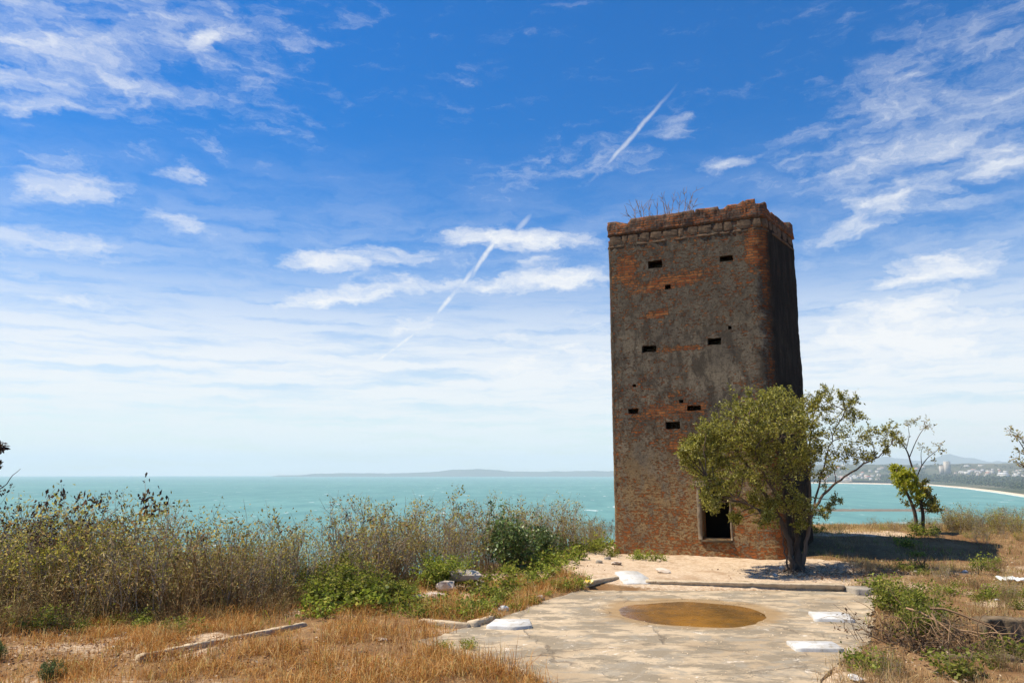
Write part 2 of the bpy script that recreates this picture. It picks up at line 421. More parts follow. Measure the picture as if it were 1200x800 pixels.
rough_block('stone_slab', (c[0], c[1], .01), w * .97, d * .78, .045, R(-4), M['white_stone'], 'white slab on the right of the concrete, farther of the pair beside the brush', 'stone slab', WS, .007, (0, 0), 3, [(-.5, -.4), (.4, -.5), (.5, .1), (.4, .5), (-.36, .5), (-.42, .0)])
c, w, d = slab_at(927, 983, 765, 754)
rough_block('stone_slab', (c[0], c[1], .01), w * .97, d * .74, .045, R(-3), M['white_stone'], 'white rectangular slab nearest the camera, at the grassy edge of the concrete', 'stone slab', WS, .007, (0, 0), 4)
c, w, d = slab_at(996, 1021, 698, 691)
rough_block('concrete_block', (c[0], c[1], .0), w, d * .6, .1, R(2), M['grey_stone'], 'grey concrete block at the end of the kerb near the leafy brush', 'block', None, .015, (0, 0), 5)

def kerb(pa, pb, z, h, wd, label, seed, mat='kerb_stone', group='broken kerbs around the concrete floor', name='kerb', under=0.0):
    a = np.array(pa[:2]); b = np.array(pb[:2]); L = np.linalg.norm(b - a); c = (a + b) / 2
    return rough_block(name, (c[0], c[1], z), L, wd, h, math.atan2(*(b - a)[::-1]), M[mat], label, 'kerb', group, .03, (0, 0), seed, None, under)
kerb(G(757, 686.5, .02), G(988, 691.5, .02) , .0, .125, .2, 'long straight kerb between the concrete floor and the sandy foot of the tower', 11, under=.085)
kerb(G(687, 689.5, .02), G(726, 682.5, .02), .0, .15, .16, 'short slanting kerb on the left side of the small rounded white slab', 12, under=.07)
kerb(G(492, 728, .02), G(551, 733.5, .02), -.01, .07, .09, 'thin low kerb piece running through dry grass below the rubble and weeds', 13)
kerb(G(551, 733, .02), G(577, 725.5, .02), -.01, .085, .1, 'stubby kerb piece turning the corner beside the leftmost white slab', 14)
kerb(G(162, 771, .02), G(252, 752, .02), -.03, .085, .07, 'half buried kerb length in orange grass at the lower left, nearer piece', 15)
kerb(G(258, 751, .02), G(358, 731.5, .02), -.03, .08, .07, 'half buried kerb length in orange grass leading to the thicket, farther piece', 16)

def rock(name, ctr, sx, sy, sz, mat, label, cat, group, seed):
    import bmesh
    bm = bmesh.new(); bmesh.ops.create_icosphere(bm, subdivisions=2, radius=.5)
    r = random.Random(seed); ox = r.random() * 50
    for v in bm.verts:
        k = 1 + .45 * nz(v.co.x * 2.2 + ox, v.co.y * 2.2, v.co.z * 2.2)
        v.co = Vector((max(-.42, min(.42, v.co.x)), max(-.42, min(.42, v.co.y)), max(-.36, min(.36, v.co.z)))) * k
        v.co.x *= sx; v.co.y *= sy; v.co.z *= sz
    me = bpy.data.meshes.new(name); bm.to_mesh(me); bm.free(); me.materials.append(mat)
    o = link(name, me, None, ctr); o.rotation_euler = (r.uniform(-.2, .2), r.uniform(-.2, .2), r.uniform(0, 6))
    return tag(o, label, cat, group)
RG = 'pale rubble stones among the weeds'
def rub(px, py, s, lab, seed, mat='pale_rubble', el=(1, .8, .6), z=None, grp=RG, name='rubble_stone', cat='stone'):
    p = ground_hit(px, py)
    k = s * p[1] / F_PX
    rock(name, (p[0], p[1], float(terr(p[0], p[1])) + k * el[2] * .3 + (z or 0)), k * el[0], k * el[1], k * el[2], M[mat], lab, cat, grp, seed)
rub(545, 690, 42, 'long pale block on top of the rubble heap in front of the thicket', 21, el=(1, .6, .38), z=.16)
rub(522, 694, 26, 'pale reddish rubble stone at the left shoulder of the heap', 22, z=.03)
rub(512, 702, 24, 'flat grey-white rubble stone below the heap', 23, el=(1.2, .8, .4))
rub(486, 704, 16, 'white rubble stone at the far left of the heap by green weeds', 24, 'white_stone', el=(1.2, .8, .6))
rub(562, 686, 16, 'small pale rubble stone at the right end of the long block', 25)
rub(590, 716, 14, 'small pale stone in the hollow beside the concrete edge', 26, 'white_stone')
rub(582, 712, 10, 'little grey stone in the dark hollow beside the concrete', 27, 'grey_stone')
rub(633, 703, 12, 'white stone in weeds at the slanting concrete edge', 28, 'white_stone')
rub(626, 690, 10, 'small white stone in brown weeds above the concrete edge', 29, 'white_stone')
rub(447, 751, 12, 'flat whitish stone in orange grass left of the white slab', 30, 'pale_rubble', el=(1.3, 1, .35))
rub(702, 660, 10, 'grey stone by the left foot of the tower', 31, 'grey_stone')
rub(712, 656, 9, 'dark gap stone at the tower corner beside a green weed', 32, 'grey_stone')
rub(722, 661, 16, 'white chip of stone on sand in front of the tower corner', 33, 'pale_rubble', el=(1.2, .8, .3))
rub(772, 658, 6, 'tiny brown brick chip on sand below the tower wall', 34, 'kerb_stone')
rub(778, 670, 16, 'flat pale stone on sand behind the kerb', 35, 'pale_rubble', el=(1.5, .8, .25))
rub(917, 667, 8, 'small white stone at the left root of the tree', 36, 'white_stone')
rub(909, 675, 7, 'tiny white stone on leaf litter below the tree', 37, 'white_stone')
LG = 'scraps of white litter in the dry grass'
def litter(px, py, s, lab, seed, el=(1.4, .8, .5)):
    rub(px, py, s, lab, seed, 'white_stone', el, .02, LG, 'litter_scrap', 'litter')
litter(1074, 672, 7, 'white litter scrap in grass behind the leafy brush', 41)
litter(1131, 672, 7, 'white litter scrap in grass left of the white bag', 42)
litter(1170, 705, 5, 'white litter scrap in grass below the white bag', 43)
litter(134, 761, 5, 'white litter scrap on pale litter at lower left', 44)
litter(1004, 800, 14, 'white litter piece in grass at the bottom edge', 45)

def crumpled(name, ctr, sx, sy, sz, mat, label, cat, seed, n=14):
    r = np.random.default_rng(seed)
    u = np.linspace(-.5, .5, n); U, V = np.meshgrid(u, u)
    Z = np.array([[nz(a * 4 + seed, b * 4, 1) + .5 * nz(a * 9, b * 9 + seed, 2) for a in u] for b in u])
    ed = 1 - np.maximum(abs(U), abs(V)) * 1.3
    v = np.stack([U * sx * (1 + .3 * Z), V * sy * (1 + .3 * Z), (.25 + Z * .7 + ed * .6) * sz], -1).reshape(-1, 3)
    idx = np.arange(n * n).reshape(n, n)
    f = np.stack([idx[:-1, :-1], idx[:-1, 1:], idx[1:, 1:], idx[1:, :-1]], -1).reshape(-1, 4)
    mb = MB(); mb.grid(v, f)
    o = mb.build(name, mat, loc=ctr)
    so = o.modifiers.new('thickness', 'SOLIDIFY'); so.thickness = .004
    tag(o, label, cat); return o
m, t = newmat('white_plastic'); t.out(t.bsdf((.82, .82, .8), .35, .5)); M['white_plastic'] = m
m, t = newmat('yellow_plastic'); o_ = t.obj(); t.out(t.bsdf(t.mix(t.ss(t.noise(o_, 9, 3), .4, .6), (.75, .52, .03), (.8, .75, .45)), .4, .5)); M['yellow_plastic'] = m
p = ground_hit(1186, 684); crumpled('plastic_bag', (p[0], p[1], p[2] + .03), .38, .25, .1, M['white_plastic'], 'crumpled white plastic bag lying in the grass at the right edge', 'bag', 3)
p = ground_hit(691, 686); crumpled('plastic_scrap', (p[0], p[1], p[2] + .02), .13, .1, .08, M['yellow_plastic'], 'yellow and white scrap of plastic beside the short slanting kerb', 'litter', 5)

# ------------------------------------------------------------------ brick tower
TZ = 8.5
Lc = P(711, 262, 18.85)[:2]; Fc = P(894, 236, 17.23)[:2]; Bc = P(930, 267, 19.1)[:2]
Dc = Lc + (Bc - Fc)
CORN = [Lc, Fc, Bc, Dc]
WFR = float(np.linalg.norm(Fc - Lc)); WR = float(np.linalg.norm(Bc - Fc))
def perimeter(off=0.0, rads=(.10, .30, .12, .12), step=.07):
    """closed outline (rounded corners) of the tower: points, outward normals, arc length"""
    pts = []
    c = np.mean(CORN, 0)
    n = 4
    edges = [(CORN[i], CORN[(i + 1) % 4]) for i in range(4)]
    def nrm(e):
        d = (e[1] - e[0]) / np.linalg.norm(e[1] - e[0]); return np.array([d[1], -d[0]])
    # offset corners outward
    cs = []
    for i in range(4):
        n0, n1 = nrm(edges[i - 1]), nrm(edges[i])
        b = (n0 + n1) / (1 + n0 @ n1)
        cs.append(CORN[i] + b * off)
    for i in range(4):
        a, b = cs[i], cs[(i + 1) % 4]; d = (b - a) / np.linalg.norm(b - a)
        r0, r1 = rads[i], rads[(i + 1) % 4]
        L = np.linalg.norm(b - a) - r0 - r1
        k = max(2, int(round(L / step)))
        for j in range(k + 1): pts.append((a + d * (r0 + L * j / k), i))
        c2 = cs[(i + 2) % 4]; d2 = (c2 - b) / np.linalg.norm(c2 - b)
        for j in range(1, 5):
            t_ = j / 5
            pts.append(((1 - t_) ** 2 * (b - d * r1) + 2 * t_ * (1 - t_) * b + t_ ** 2 * (b + d2 * r1), i + .5))
    q = np.array([p_[0] for p_ in pts])
    tn = np.roll(q, -1, 0) - np.roll(q, 1, 0); tn /= np.linalg.norm(tn, axis=1)[:, None]
    return q, np.c_[tn[:, 1], -tn[:, 0]]
fd = (Fc - Lc) / WFR; fn = np.array([fd[1], -fd[0]])     # along the front, outward
def front_uz(px, py):
    r = ray(px, py); o2 = EYE[:2]
    t_ = ((Lc - o2) @ fn) / (r[:2] @ fn); q = EYE + r * t_
    return float((q[:2] - Lc) @ fd), float(q[2])
hole_px = [(759, 305, 776, 314), (843, 299, 859, 306), (779, 333, 786, 339), (752, 405, 769, 412.5), (829, 396, 845, 404), (780, 494, 797, 502.5), (736, 478.5, 748, 484.5), (805, 475, 821, 481), (853, 381.5, 857.5, 386), (869, 498.5, 875, 504), (796, 468, 801, 472), (741, 450, 745, 453.5), (848, 571, 853, 575)]
HOLES = []
for x0, y0, x1, y1 in hole_px:
    u0, z1 = front_uz(x0, (y0 + y1) / 2)[0], front_uz((x0 + x1) / 2, y0)[1]
    u1, z0 = front_uz(x1, (y0 + y1) / 2)[0], front_uz((x0 + x1) / 2, y1)[1]
    HOLES.append((u0, u1, z0, z1, .38))
du0 = front_uz(822.5, 600)[0]; du1 = front_uz(855, 600)[0]; dz0 = front_uz(838, 631)[1]; dz1 = front_uz(838, 571)[1]
DOOR = (du0, du1, dz0, dz1, .46)
OPEN = HOLES + [DOOR]

def brick_material():
    m, t = newmat('plastered_brick')
    uv = t.n('ShaderNodeTexCoord').outputs['UV']          # u: metres along the wall, v: height
    sep = t.n('ShaderNodeSeparateXYZ', i0=uv); u, v = sep.outputs[0], sep.outputs[1]
    wob = t.vm('MULTIPLY', t.vm('SUBTRACT', t.noise(uv, 5, 3, .6, 0, True), (.5, .5, .5)), (.05, .035, 0))
    bv = t.vm('ADD', uv, wob)
    br = t.n('ShaderNodeTexBrick', Vector=bv, Color1=(.27, .07, .022, 1), Color2=(.42, .15, .045, 1), Mortar=(.15, .1, .06, 1), Scale=1.0)
    br.inputs['Mortar Size'].default_value = .011; br.inputs['Brick Width'].default_value = .22; br.inputs['Row Height'].default_value = .066
    br.inputs['Mortar Smooth'].default_value = .3; br.inputs['Bias'].default_value = -.1
    bcol, bfac = br.outputs[0], br.outputs[1]
    nb = t.noise(uv, 9, 6, .7)
    bcol = t.mix(t.ss(nb, .46, .68, 0, .85), bcol, (.085, .048, .03))
    bcol = t.mix(t.ss(t.noise(uv, 3.1, 5, .7), .56, .7, 0, .7), bcol, (.45, .22, .085))
    bcol = t.mix(t.ss(v, 3.4, .6, 0, .55), bcol, t.mix(nb, (.5, .17, .045), (.36, .105, .03)))
    # plaster
    n1 = t.noise(uv, 1.1, 6, .62); n2 = t.noise(t.scale(uv, (1, .45, 1)), 3.2, 7, .7, .6); n3 = t.noise(uv, 26, 4, .7)
    pl = t.mix(t.ss(n1, .35, .66), (.15, .12, .088), (.26, .203, .138))
    pl = t.mix(t.ss(n2, .44, .6, 0, .85), pl, (.072, .056, .042))
    warm = t.ss(v, 3.6, .8)  # ground bounce put into the colour of the lower plaster
    pl = t.mix(t.math('MULTIPLY', warm, t.ss(n2, .3, .6)), pl, (.42, .27, .125))
    grey = t.math('MULTIPLY', t.ss(v, 4.5, 6.5), t.ss(n1, .38, .58))
    pl = t.mix(t.math('MULTIPLY', grey, .75), pl, (.13, .105, .075))
    pl = t.mix(t.ss(n3, .48, .7, 0, .7), pl, (.05, .04, .028))
    pl = t.mix(t.math('MULTIPLY', t.ss(t.noise(uv, 11, 6, .8), .47, .62, 0, .6), t.math('SUBTRACT', 1.0, t.math('MULTIPLY', warm, .65))), pl, (.06, .048, .036))
    pl = t.mix(t.ss(t.noise(uv, 9.5, 6, .8), .62, .68, 0, .75), pl, (.42, .36, .28))
    # where the plaster is gone
    nm = t.noise(t.vm('ADD', t.scale(uv, (1, 1.5, 1)), t.vm('MULTIPLY', t.noise(uv, 6, 4, .6, 0, True), (.2, .2, 0))), 3.1, 9, .78)
    nm2 = t.noise(t.scale(uv, (.9, 1.7, 1), (4, 7, 0)), 13, 5, .7)
    am = t.n('ShaderNodeFloatCurve', Value=t.math('DIVIDE', v, 8.6)).outputs[0]
    cur = [n for n in m.node_tree.nodes if n.type == 'CURVE_FLOAT'][0].mapping.curves[0]
    pts = [(0, .57), (.06, .56), (.17, .535), (.26, .535), (.38, .545), (.45, .53), (.6, .505), (.7, .52), (.8, .54), (.88, .53), (.93, .57), (1, .8)]
    while len(cur.points) < len(pts): cur.points.new(.5, .5)
    for p_, (a, b) in zip(cur.points, pts): p_.location = (a, b); p_.handle_type = 'AUTO'
    m.node_tree.nodes['Float Curve'].mapping.update()
    bias = am
    def patch(px, py, rx, ry, ang, s):
        cu, cz = front_uz(px, py)
        mp = t.n('ShaderNodeMapping', _vector_type='TEXTURE', Vector=uv, Location=(cu, cz, 0), Rotation=(0, 0, R(ang)), Scale=(rx, ry, 1)).outputs[0]
        return t.ss(t.vm('LENGTH', mp), 1.3, .2, 0, s)
    for a in ((785, 330, 1.0, .22, 8, .12), (735, 315, .32, .5, 0, .14), (885, 290, .28, .55, 0, .15), (770, 368, .4, .13, 0, .14), (800, 408, .8, .1, 0, .1), (790, 480, 1.0, .2, 5, .1), (800, 520, .5, .3, 0, .08), (845, 475, .4, .4, 0, -.1), (835, 430, .5, .5, 0, -.12), (750, 540, .5, .5, 0, -.06)):
        bias = t.math('ADD', bias, patch(*a))
    # worn arrises
    for uu in (0.0, WFR):
        bias = t.math('ADD', bias, t.ss(t.math('ABSOLUTE', t.math('SUBTRACT', u, uu)), .2, .02, 0, .07))
    val = t.math('ADD', t.math('MULTIPLY', nm, .5), t.math('MULTIPLY', nm2, .63))
    gone = t.ss(t.math('ADD', val, t.math('SUBTRACT', bias, .5)), .615, .66)
    # right wall: shade painted into the colour, together with black staining
    shade_stain = t.math('MULTIPLY', t.ss(u, WFR - .12, WFR + .28), t.ss(u, WFR + WR + .3, WFR + WR - .1))
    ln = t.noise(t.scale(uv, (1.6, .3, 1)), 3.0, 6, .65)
    shade_stain = t.math('MULTIPLY', shade_stain, t.ss(ln, .25, .62, .7, .98))
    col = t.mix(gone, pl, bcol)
    col = t.mix(shade_stain, col, (.024, .019, .014))
    h = t.mix(gone, t.math('ADD', .75, t.math('MULTIPLY', n3, .25)), t.math('ADD', t.math('MULTIPLY', t.math('SUBTRACT', 1.0, bfac), .32), t.math('MULTIPLY', nb, .15)))
    h = t.math('ADD', h, t.math('MULTIPLY', t.noise(uv, 42, 4, .75), .5))
    t.out(t.bsdf(col, .95, .1, t.bump(h, 1.0, .055)))
    return m
M['plastered_brick'] = brick_material()
def brick_plain(name, c1, c2, mort):
    m, t = newmat(name)
    uv = t.n('ShaderNodeTexCoord').outputs['UV']
    o = t.obj()
    wob = t.vm('MULTIPLY', t.vm('SUBTRACT', t.noise(uv, 5, 3, .6, 0, True), (.5, .5, .5)), (.06, .04, 0))
    br = t.n('ShaderNodeTexBrick', Vector=t.vm('ADD', uv, wob), Color1=(*c1, 1), Color2=(*c2, 1), Mortar=(*mort, 1), Scale=1.0)
    br.inputs['Mortar Size'].default_value = .012; br.inputs['Brick Width'].default_value = .22; br.inputs['Row Height'].default_value = .066
    n = t.noise(o, 3.2, 6, .7); n2 = t.noise(o, 13, 5, .7)
    col = t.mix(t.ss(n, .4, .6, 0, .85), br.outputs[0], (.085, .06, .045))
    col = t.mix(t.ss(n2, .5, .68, 0, .7), col, (.17, .15, .125))
    h = t.math('ADD', t.math('MULTIPLY', t.math('SUBTRACT', 1, br.outputs[1]), .5), n2)
    t.out(t.bsdf(col, .95, .12, t.bump(h, .9, .03)))
    return m
M['parapet_brick'] = brick_plain('parapet_brick', (.24, .066, .022), (.37, .125, .04), (.09, .065, .045))

def wall_shell(parent):
    pts, nr = perimeter(0, step=.06)
    # arc length measured from the (sharp) left front corner
    seg = np.linalg.norm(np.roll(pts, -1, 0) - pts, axis=1)
    u = np.concatenate([[0], np.cumsum(seg)[:-1]])
    off = (pts[0] - Lc) @ fd
    u = u + off
    # snap the columns on the front to the edges of the openings
    nf = int(np.sum(u < WFR - .32))
    ed = sorted({e for h in OPEN for e in h[:2]})
    front = np.arange(nf)
    us = list(u[:nf])
    keep = [a for a in us if min(abs(a - e) for e in ed) > .022] + ed
    keep = np.array(sorted(keep)); keep = keep[(keep >= us[0] - 1e-6)]
    P2 = np.r_[Lc + keep[:, None] * fd, pts[nf:]]; N2 = np.r_[np.repeat(fn[None], len(keep), 0), nr[nf:]]
    U = np.r_[keep, u[nf:]]
    z0 = -.25
    zr = list(np.arange(z0, 8.02, .06)); zed = sorted({e for h in OPEN for e in h[2:4]})
    zs = np.array(sorted([a for a in zr if min(abs(a - e) for e in zed) > .022] + zed))
    nu, nzs = len(U), len(zs)
    V = np.zeros((nzs, nu, 3))
    for i, z in enumerate(zs):
        for j in range(nu):
            x, y = P2[j]
            d = .018 * nz(U[j] * .8, z * .8, 3) + .005 * nz(U[j] * 4.5, z * 4.5, 8) + .008 * nz(U[j] * 13, z * 13, 1)
            # worn corners: bites out of the arris
            for uc, amp in ((0, .05), (WFR, .07), (WFR + WR, .06)):
                k = math.exp(-((U[j] - uc) / .16) ** 2)
                if k > .02: d -= amp * k * max(0, nz(uc * 3, z * 3.3, 5) + .15 + .5 * nz(uc, z * 9, 2))
            d += .05 * math.exp(-max(z, 0) / .25) * (1 + nz(U[j] * 2, z * 3, 4))   # footing swells at the ground
            V[i, j] = (x + N2[j][0] * d, y + N2[j][1] * d, z)
            if j < len(keep):
                a_ = .013 * nz(U[j] * 11, z * 11, 21) + .008 * nz(U[j] * 27, z * 27, 22); b_ = .013 * nz(U[j] * 11, z * 11, 25) + .008 * nz(U[j] * 27, z * 27, 26)
                if DOOR[0] - .05 < U[j] < DOOR[1] + .05 and z < DOOR[3] + .05: a_ *= .25; b_ *= .25
                V[i, j] += (fd[0] * a_, fd[1] * a_, b_)
    mb = MB()
    idx = np.arange(nu * nzs).reshape(nzs, nu)
    zc = (zs[:-1] + zs[1:]) / 2; Uc = (U + np.roll(U, -1)) / 2
    tot_len = U[-1] + np.linalg.norm(P2[0] - P2[-1])
    quads = []; uvs = []
    for i in range(nzs - 1):
        for j in range(nu):
            j2 = (j + 1) % nu
            if j2 and any(h[0] < Uc[j] < h[1] and h[2] < zc[i] < h[3] for h in OPEN): continue
            quads.append((idx[i, j], idx[i, j2], idx[i + 1, j2], idx[i + 1, j]))
            ua, ub = U[j], U[j2] if j2 else tot_len + U[0]
            uvs += [(ua, zs[i]), (ub, zs[i]), (ub, zs[i + 1]), (ua, zs[i + 1])]
    mb.grid(V.reshape(-1, 3), np.array(quads))
    # reveals of the openings (and a back wall for the sockets)
    def at(uu, z, dep): 
        q = Lc + uu * fd - fn * dep; return (q[0], q[1], z)
    for h in OPEN:
        cu = [k for k in range(len(keep)) if h[0] - 1e-6 <= keep[k] <= h[1] + 1e-6]
        cz = [k for k in range(nzs) if h[2] - 1e-6 <= zs[k] <= h[3] + 1e-6]
        loop = [(cz[0], k) for k in cu] + [(k, cu[-1]) for k in cz[1:]] + [(cz[-1], k) for k in cu[-2::-1]] + [(k, cu[0]) for k in cz[-2:0:-1]]
        fr = [V[a, b] for a, b in loop]; bk = [at(U[b], zs[a], h[4]) for a, b in loop]
        n = len(loop)
        fs = [(k, n + k, n + (k + 1) % n, (k + 1) % n) for k in range(n)]
        if h is not DOOR: fs.append(tuple(range(n, 2 * n)))
        mb.add(np.array(fr + bk), fs)
        for f in fs:
            for k in f:
                a, b = loop[k % n]; uvs.append((U[b] + (h[4] if k >= n else 0), zs[a]))
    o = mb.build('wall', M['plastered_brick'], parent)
    ul = o.data.uv_layers.new(name='UVMap'); ul.data.foreach_set('uv', np.array(uvs, np.float32).ravel())
    return o
def ring_band(name, parent, o_out, o_in, z0, ztop, mat, step=.07, rows=4, rough=.02):
    """a closed band round the tower: outer face, top, inner face, underside"""
    po, no = perimeter(o_out, step=step); pi_, ni = perimeter(o_in, step=step)
    n = len(po)
    # resample the inner outline to the same count
    def res(q, k):
        s_ = np.r_[0, np.cumsum(np.linalg.norm(np.diff(np.r_[q, q[:1]], axis=0), axis=1))]
        tt = np.linspace(0, s_[-1], k, endpoint=False); qq = np.r_[q, q[:1]]
        return np.c_[np.interp(tt, s_, qq[:, 0]), np.interp(tt, s_, qq[:, 1])]
    k = len(po) * 2; po = res(po, k); pi_ = res(pi_, k); n = k
    seg = np.linalg.norm(np.roll(po, -1, 0) - po, axis=1); u = np.r_[0, np.cumsum(seg)[:-1]] + (po[0] - Lc) @ fd
    V = []; rowsz = []
    for r in range(rows + 1):
        row = []
        for j in range(n):
            zt = ztop(u[j]) if callable(ztop) else ztop
            z = z0 + (zt - z0) * r / rows
            nrm = po[j] - pi_[j]; nrm = nrm / (np.linalg.norm(nrm) + 1e-9)
            rw = int(round(z / .066)); bk = math.floor(u[j] / .22 + .5 * (rw % 2))
            d = rough * (1.2 * nz(u[j] * 3, z * 3, 7) + 1.1 * (math.sin(bk * 127.1 + rw * 311.7) * 43758.5453 % 1 - .5) + .8 * nz(u[j] * 24, z * 24, 2))
            if r == rows: d -= .008 + .03 * abs(nz(u[j] * 6, 3, 3))
            row.append((po[j][0] + nrm[0] * d, po[j][1] + nrm[1] * d, z))
        V += row
    for j in range(n):
        zt = ztop(u[j]) if callable(ztop) else ztop
        V.append((pi_[j][0], pi_[j][1], zt - .03 + .05 * nz(u[j] * 5, 9, 1)))
    for j in range(n): V.append((pi_[j][0], pi_[j][1], z0))
    R_ = rows + 3; f = []; uv = []
    for r in range(R_):
        r2 = (r + 1) % R_
        for j in range(n):
            j2 = (j + 1) % n
            f.append((r * n + j, r * n + j2, r2 * n + j2, r2 * n + j))
            ub = u[j] + seg[j]
            va, vb = z0 + .1 * r, z0 + .1 * (r + 1)
            if r < rows: va, vb = V[r * n + j][2], V[r2 * n + j][2]
            uv += [(u[j], va), (ub, va), (ub, vb), (u[j], vb)]
    mb = MB(); mb.grid(np.array(V), np.array(f))
    o = mb.build(name, mat, parent)
    ul = o.data.uv_layers.new(name='UVMap'); ul.data.foreach_set('uv', np.array(uv, np.float32).ravel())
    return o
def build_tower():
    root = empty('brick_tower', (0, 0, 0))
    M['block_stone'] = stone_mat('block_stone', (.16, .105, .065), (.085, .06, .042), 9, .8, .1, .95, (.26, .1, .045))
    wall_shell(root)
    ring_band('ledge', root, .008, -.3, 7.765, 7.83, M['block_stone'], rows=2, rough=.028)
    ring_band('parapet_core', root, -.02, -.3, 7.835, 8.09, M['parapet_brick'], rows=2, rough=.01)
    per = 2 * (WFR + WR)
    def ztop(u):
        u = u % per
        z = 8.47 + .02 * nz(u * 2.5, 1, 1) + .02 * nz(u * 8, 2, 2) + .025 * nz(u * 19, 2, 5)
        z -= .06 * float(sm(.45, .3, u)) * (1 if u > .12 else .2) - .09 * math.exp(-((u - .22) / .10) ** 2)
        z -= .12 * math.exp(-((u - .5) / .09) ** 2)
        z += .06 * math.exp(-((u - WFR + .3) / .25) ** 2)
        if WFR + .15 < u < WFR + WR - .45: z -= .14 + .05 * nz(u * 4, 7, 7)
        bk = math.floor(u / .22); z = math.floor(z / .066) * .066 + .04 + .025 * (math.sin(bk * 91.7) * 43758.5453 % 1 - .5)
        if math.sin(bk * 17.3 + 2) * 43758.5453 % 1 > .93: z -= .066
        return z
    ring_band('parapet', root, .014, -.28, 8.095, ztop, M['parapet_brick'], rows=6, rough=.024, step=.045)
    # row of blocks carrying the parapet
    r = np.random.default_rng(3)
    u = .12
    def place(a, b, c, d2, dep):
        # block between arc a..b on edge with origin c direction d2
        import bmesh
        n_ = np.array([d2[1], -d2[0]])
        mid = c + d2 * (a + b) / 2 + n_ * (.018 - .11)
        bm = bmesh.new(); bmesh.ops.create_cube(bm, size=1)
        bmesh.ops.subdivide_edges(bm, edges=bm.edges[:], cuts=2, use_grid_fill=True)
        ox = r.random() * 30
        for v in bm.verts:
            q = v.co.copy(); l = q.length; rr = max(abs(q.x), abs(q.y), abs(q.z))
            v.co = q * (1 - .22 * max(0, (l / .5 - 1.15))) 
            v.co *= 1 + .16 * nz(q.x * 3 + ox, q.y * 3, q.z * 3)
            v.co.x *= (b - a); v.co.y *= .22; v.co.z *= dep
        me = bpy.data.meshes.new('cornice_block'); bm.to_mesh(me); bm.free(); me.materials.append(M['block_stone'])
        o = link('cornice_block', me, root, (mid[0], mid[1], 7.955))
        o.rotation_euler = (0, 0, math.atan2(d2[1], d2[0]))
    for c, e in ((Lc, Fc), (Fc, Bc), (Bc, Dc), (Dc, Lc)):
        L = np.linalg.norm(e - c); d2 = (e - c) / L; u = .06
        while u < L - .22:
            w = r.choice([.14, .2, .24, .3, .34]) * r.uniform(.9, 1.1)
            w = min(w, L - .08 - u)
            place(u, u + w, c, d2, .22 * r.uniform(.85, 1.08)); u += w + r.choice([.012, .02, .05, .1])
    # roof deck and dark inside
    mb = MB()
    inn, _ = perimeter(-.27)
    n = len(inn); mb.add(np.r_[np.c_[inn, np.full(n, 8.0)], np.c_[inn, np.full(n, 7.8)]], [tuple(range(n)), tuple(range(2 * n - 1, n - 1, -1))] + [(i, n + i, n + (i + 1) % n, (i + 1) % n) for i in range(n)])
    mb.build('roof_deck', M['wall_stone'], root)
    # room behind the doorway; its darkness is put into the plaster colour
    m, t = newmat('dark_plaster'); o = t.obj(); nn = t.noise(o, 3, 5)
    t.out(t.bsdf(t.mix(nn, (.03, .026, .022), (.06, .05, .04)), .95, .1)); M['dark_room'] = m
    mb = MB()
    def q3(uu, dep, z): 
        q = Lc + fd * uu - fn * dep; return (q[0], q[1], z)
    a, b = DOOR[0], DOOR[1]; u0, u1 = .5, WFR - .5; d0, d1 = .46, 1.9; za, zb = DOOR[2] - .25, 3.4
    v = [q3(u0, d0, za), q3(u1, d0, za), q3(u1, d1, za), q3(u0, d1, za), q3(u0, d0, zb), q3(u1, d0, zb), q3(u1, d1, zb), q3(u0, d1, zb),
         q3(a, d0, DOOR[2]), q3(b, d0, DOOR[2]), q3(b, d0, DOOR[3]), q3(a, d0, DOOR[3])]
    mb.add(v, [(0, 1, 2, 3), (4, 7, 6, 5), (1, 5, 6, 2), (2, 6, 7, 3), (3, 7, 4, 0), (0, 8, 9, 1), (1, 9, 10, 5), (5, 10, 11, 4), (4, 11, 8, 0)])
    mb.build('interior', M['dark_room'], root)
    # door surround: plaster band on the left, thin one on the right, cracked sill
    M['jamb_plaster'] = stone_mat('jamb_plaster', (.26, .2, .135), (.16, .12, .085), 7, .5, .1, .95)
    fr = empty_part = None
    def band(name, u0_, u1_, z0_, z1_, out_, mat, seed):
        rr = np.random.default_rng(seed); nn_ = 14
        zz = np.linspace(z0_, z1_, nn_); v = []
        for z in zz:
            j = rr.normal(size=4) * .006
            v += [q3(u0_ + j[0], .06, z), q3(u0_ + j[0], -out_ + j[1], z), q3(u1_ + j[2] * .5, -out_ + j[3], z), q3(u1_ + j[2] * .5, .06, z)]
        f = []
        for k in range(nn_ - 1):
            for e in range(4): f.append((k * 4 + e, k * 4 + (e + 1) % 4, (k + 1) * 4 + (e + 1) % 4, (k + 1) * 4 + e))
        f += [(0, 1, 2, 3), ((nn_ - 1) * 4 + 3, (nn_ - 1) * 4 + 2, (nn_ - 1) * 4 + 1, (nn_ - 1) * 4)]
        mb = MB(); mb.add(v, f); return mb.build(name, mat, root)
    band('door_jamb', a - .10, a - .004, DOOR[2] - .02, DOOR[3] + .02, .045, M['jamb_plaster'], 1)
    band('door_jamb', b + .004, b + .05, DOOR[2] - .02, DOOR[3] + .02, .025, M['jamb_plaster'], 2)
    band('lintel', a - .12, b + .1, DOOR[3] + .025, DOOR[3] + .16, .04, M['jamb_plaster'], 3)
    # broken sill with a V of missing plaster below
    band('door_sill', a - .03, b + .03, DOOR[2] - .075, DOOR[2] - .028, .06, M['wall_stone'], 4)
    tag(root, 'tall square ruined brick tower with patchy plaster, dark doorway and crumbling parapet', 'tower')
build_tower()

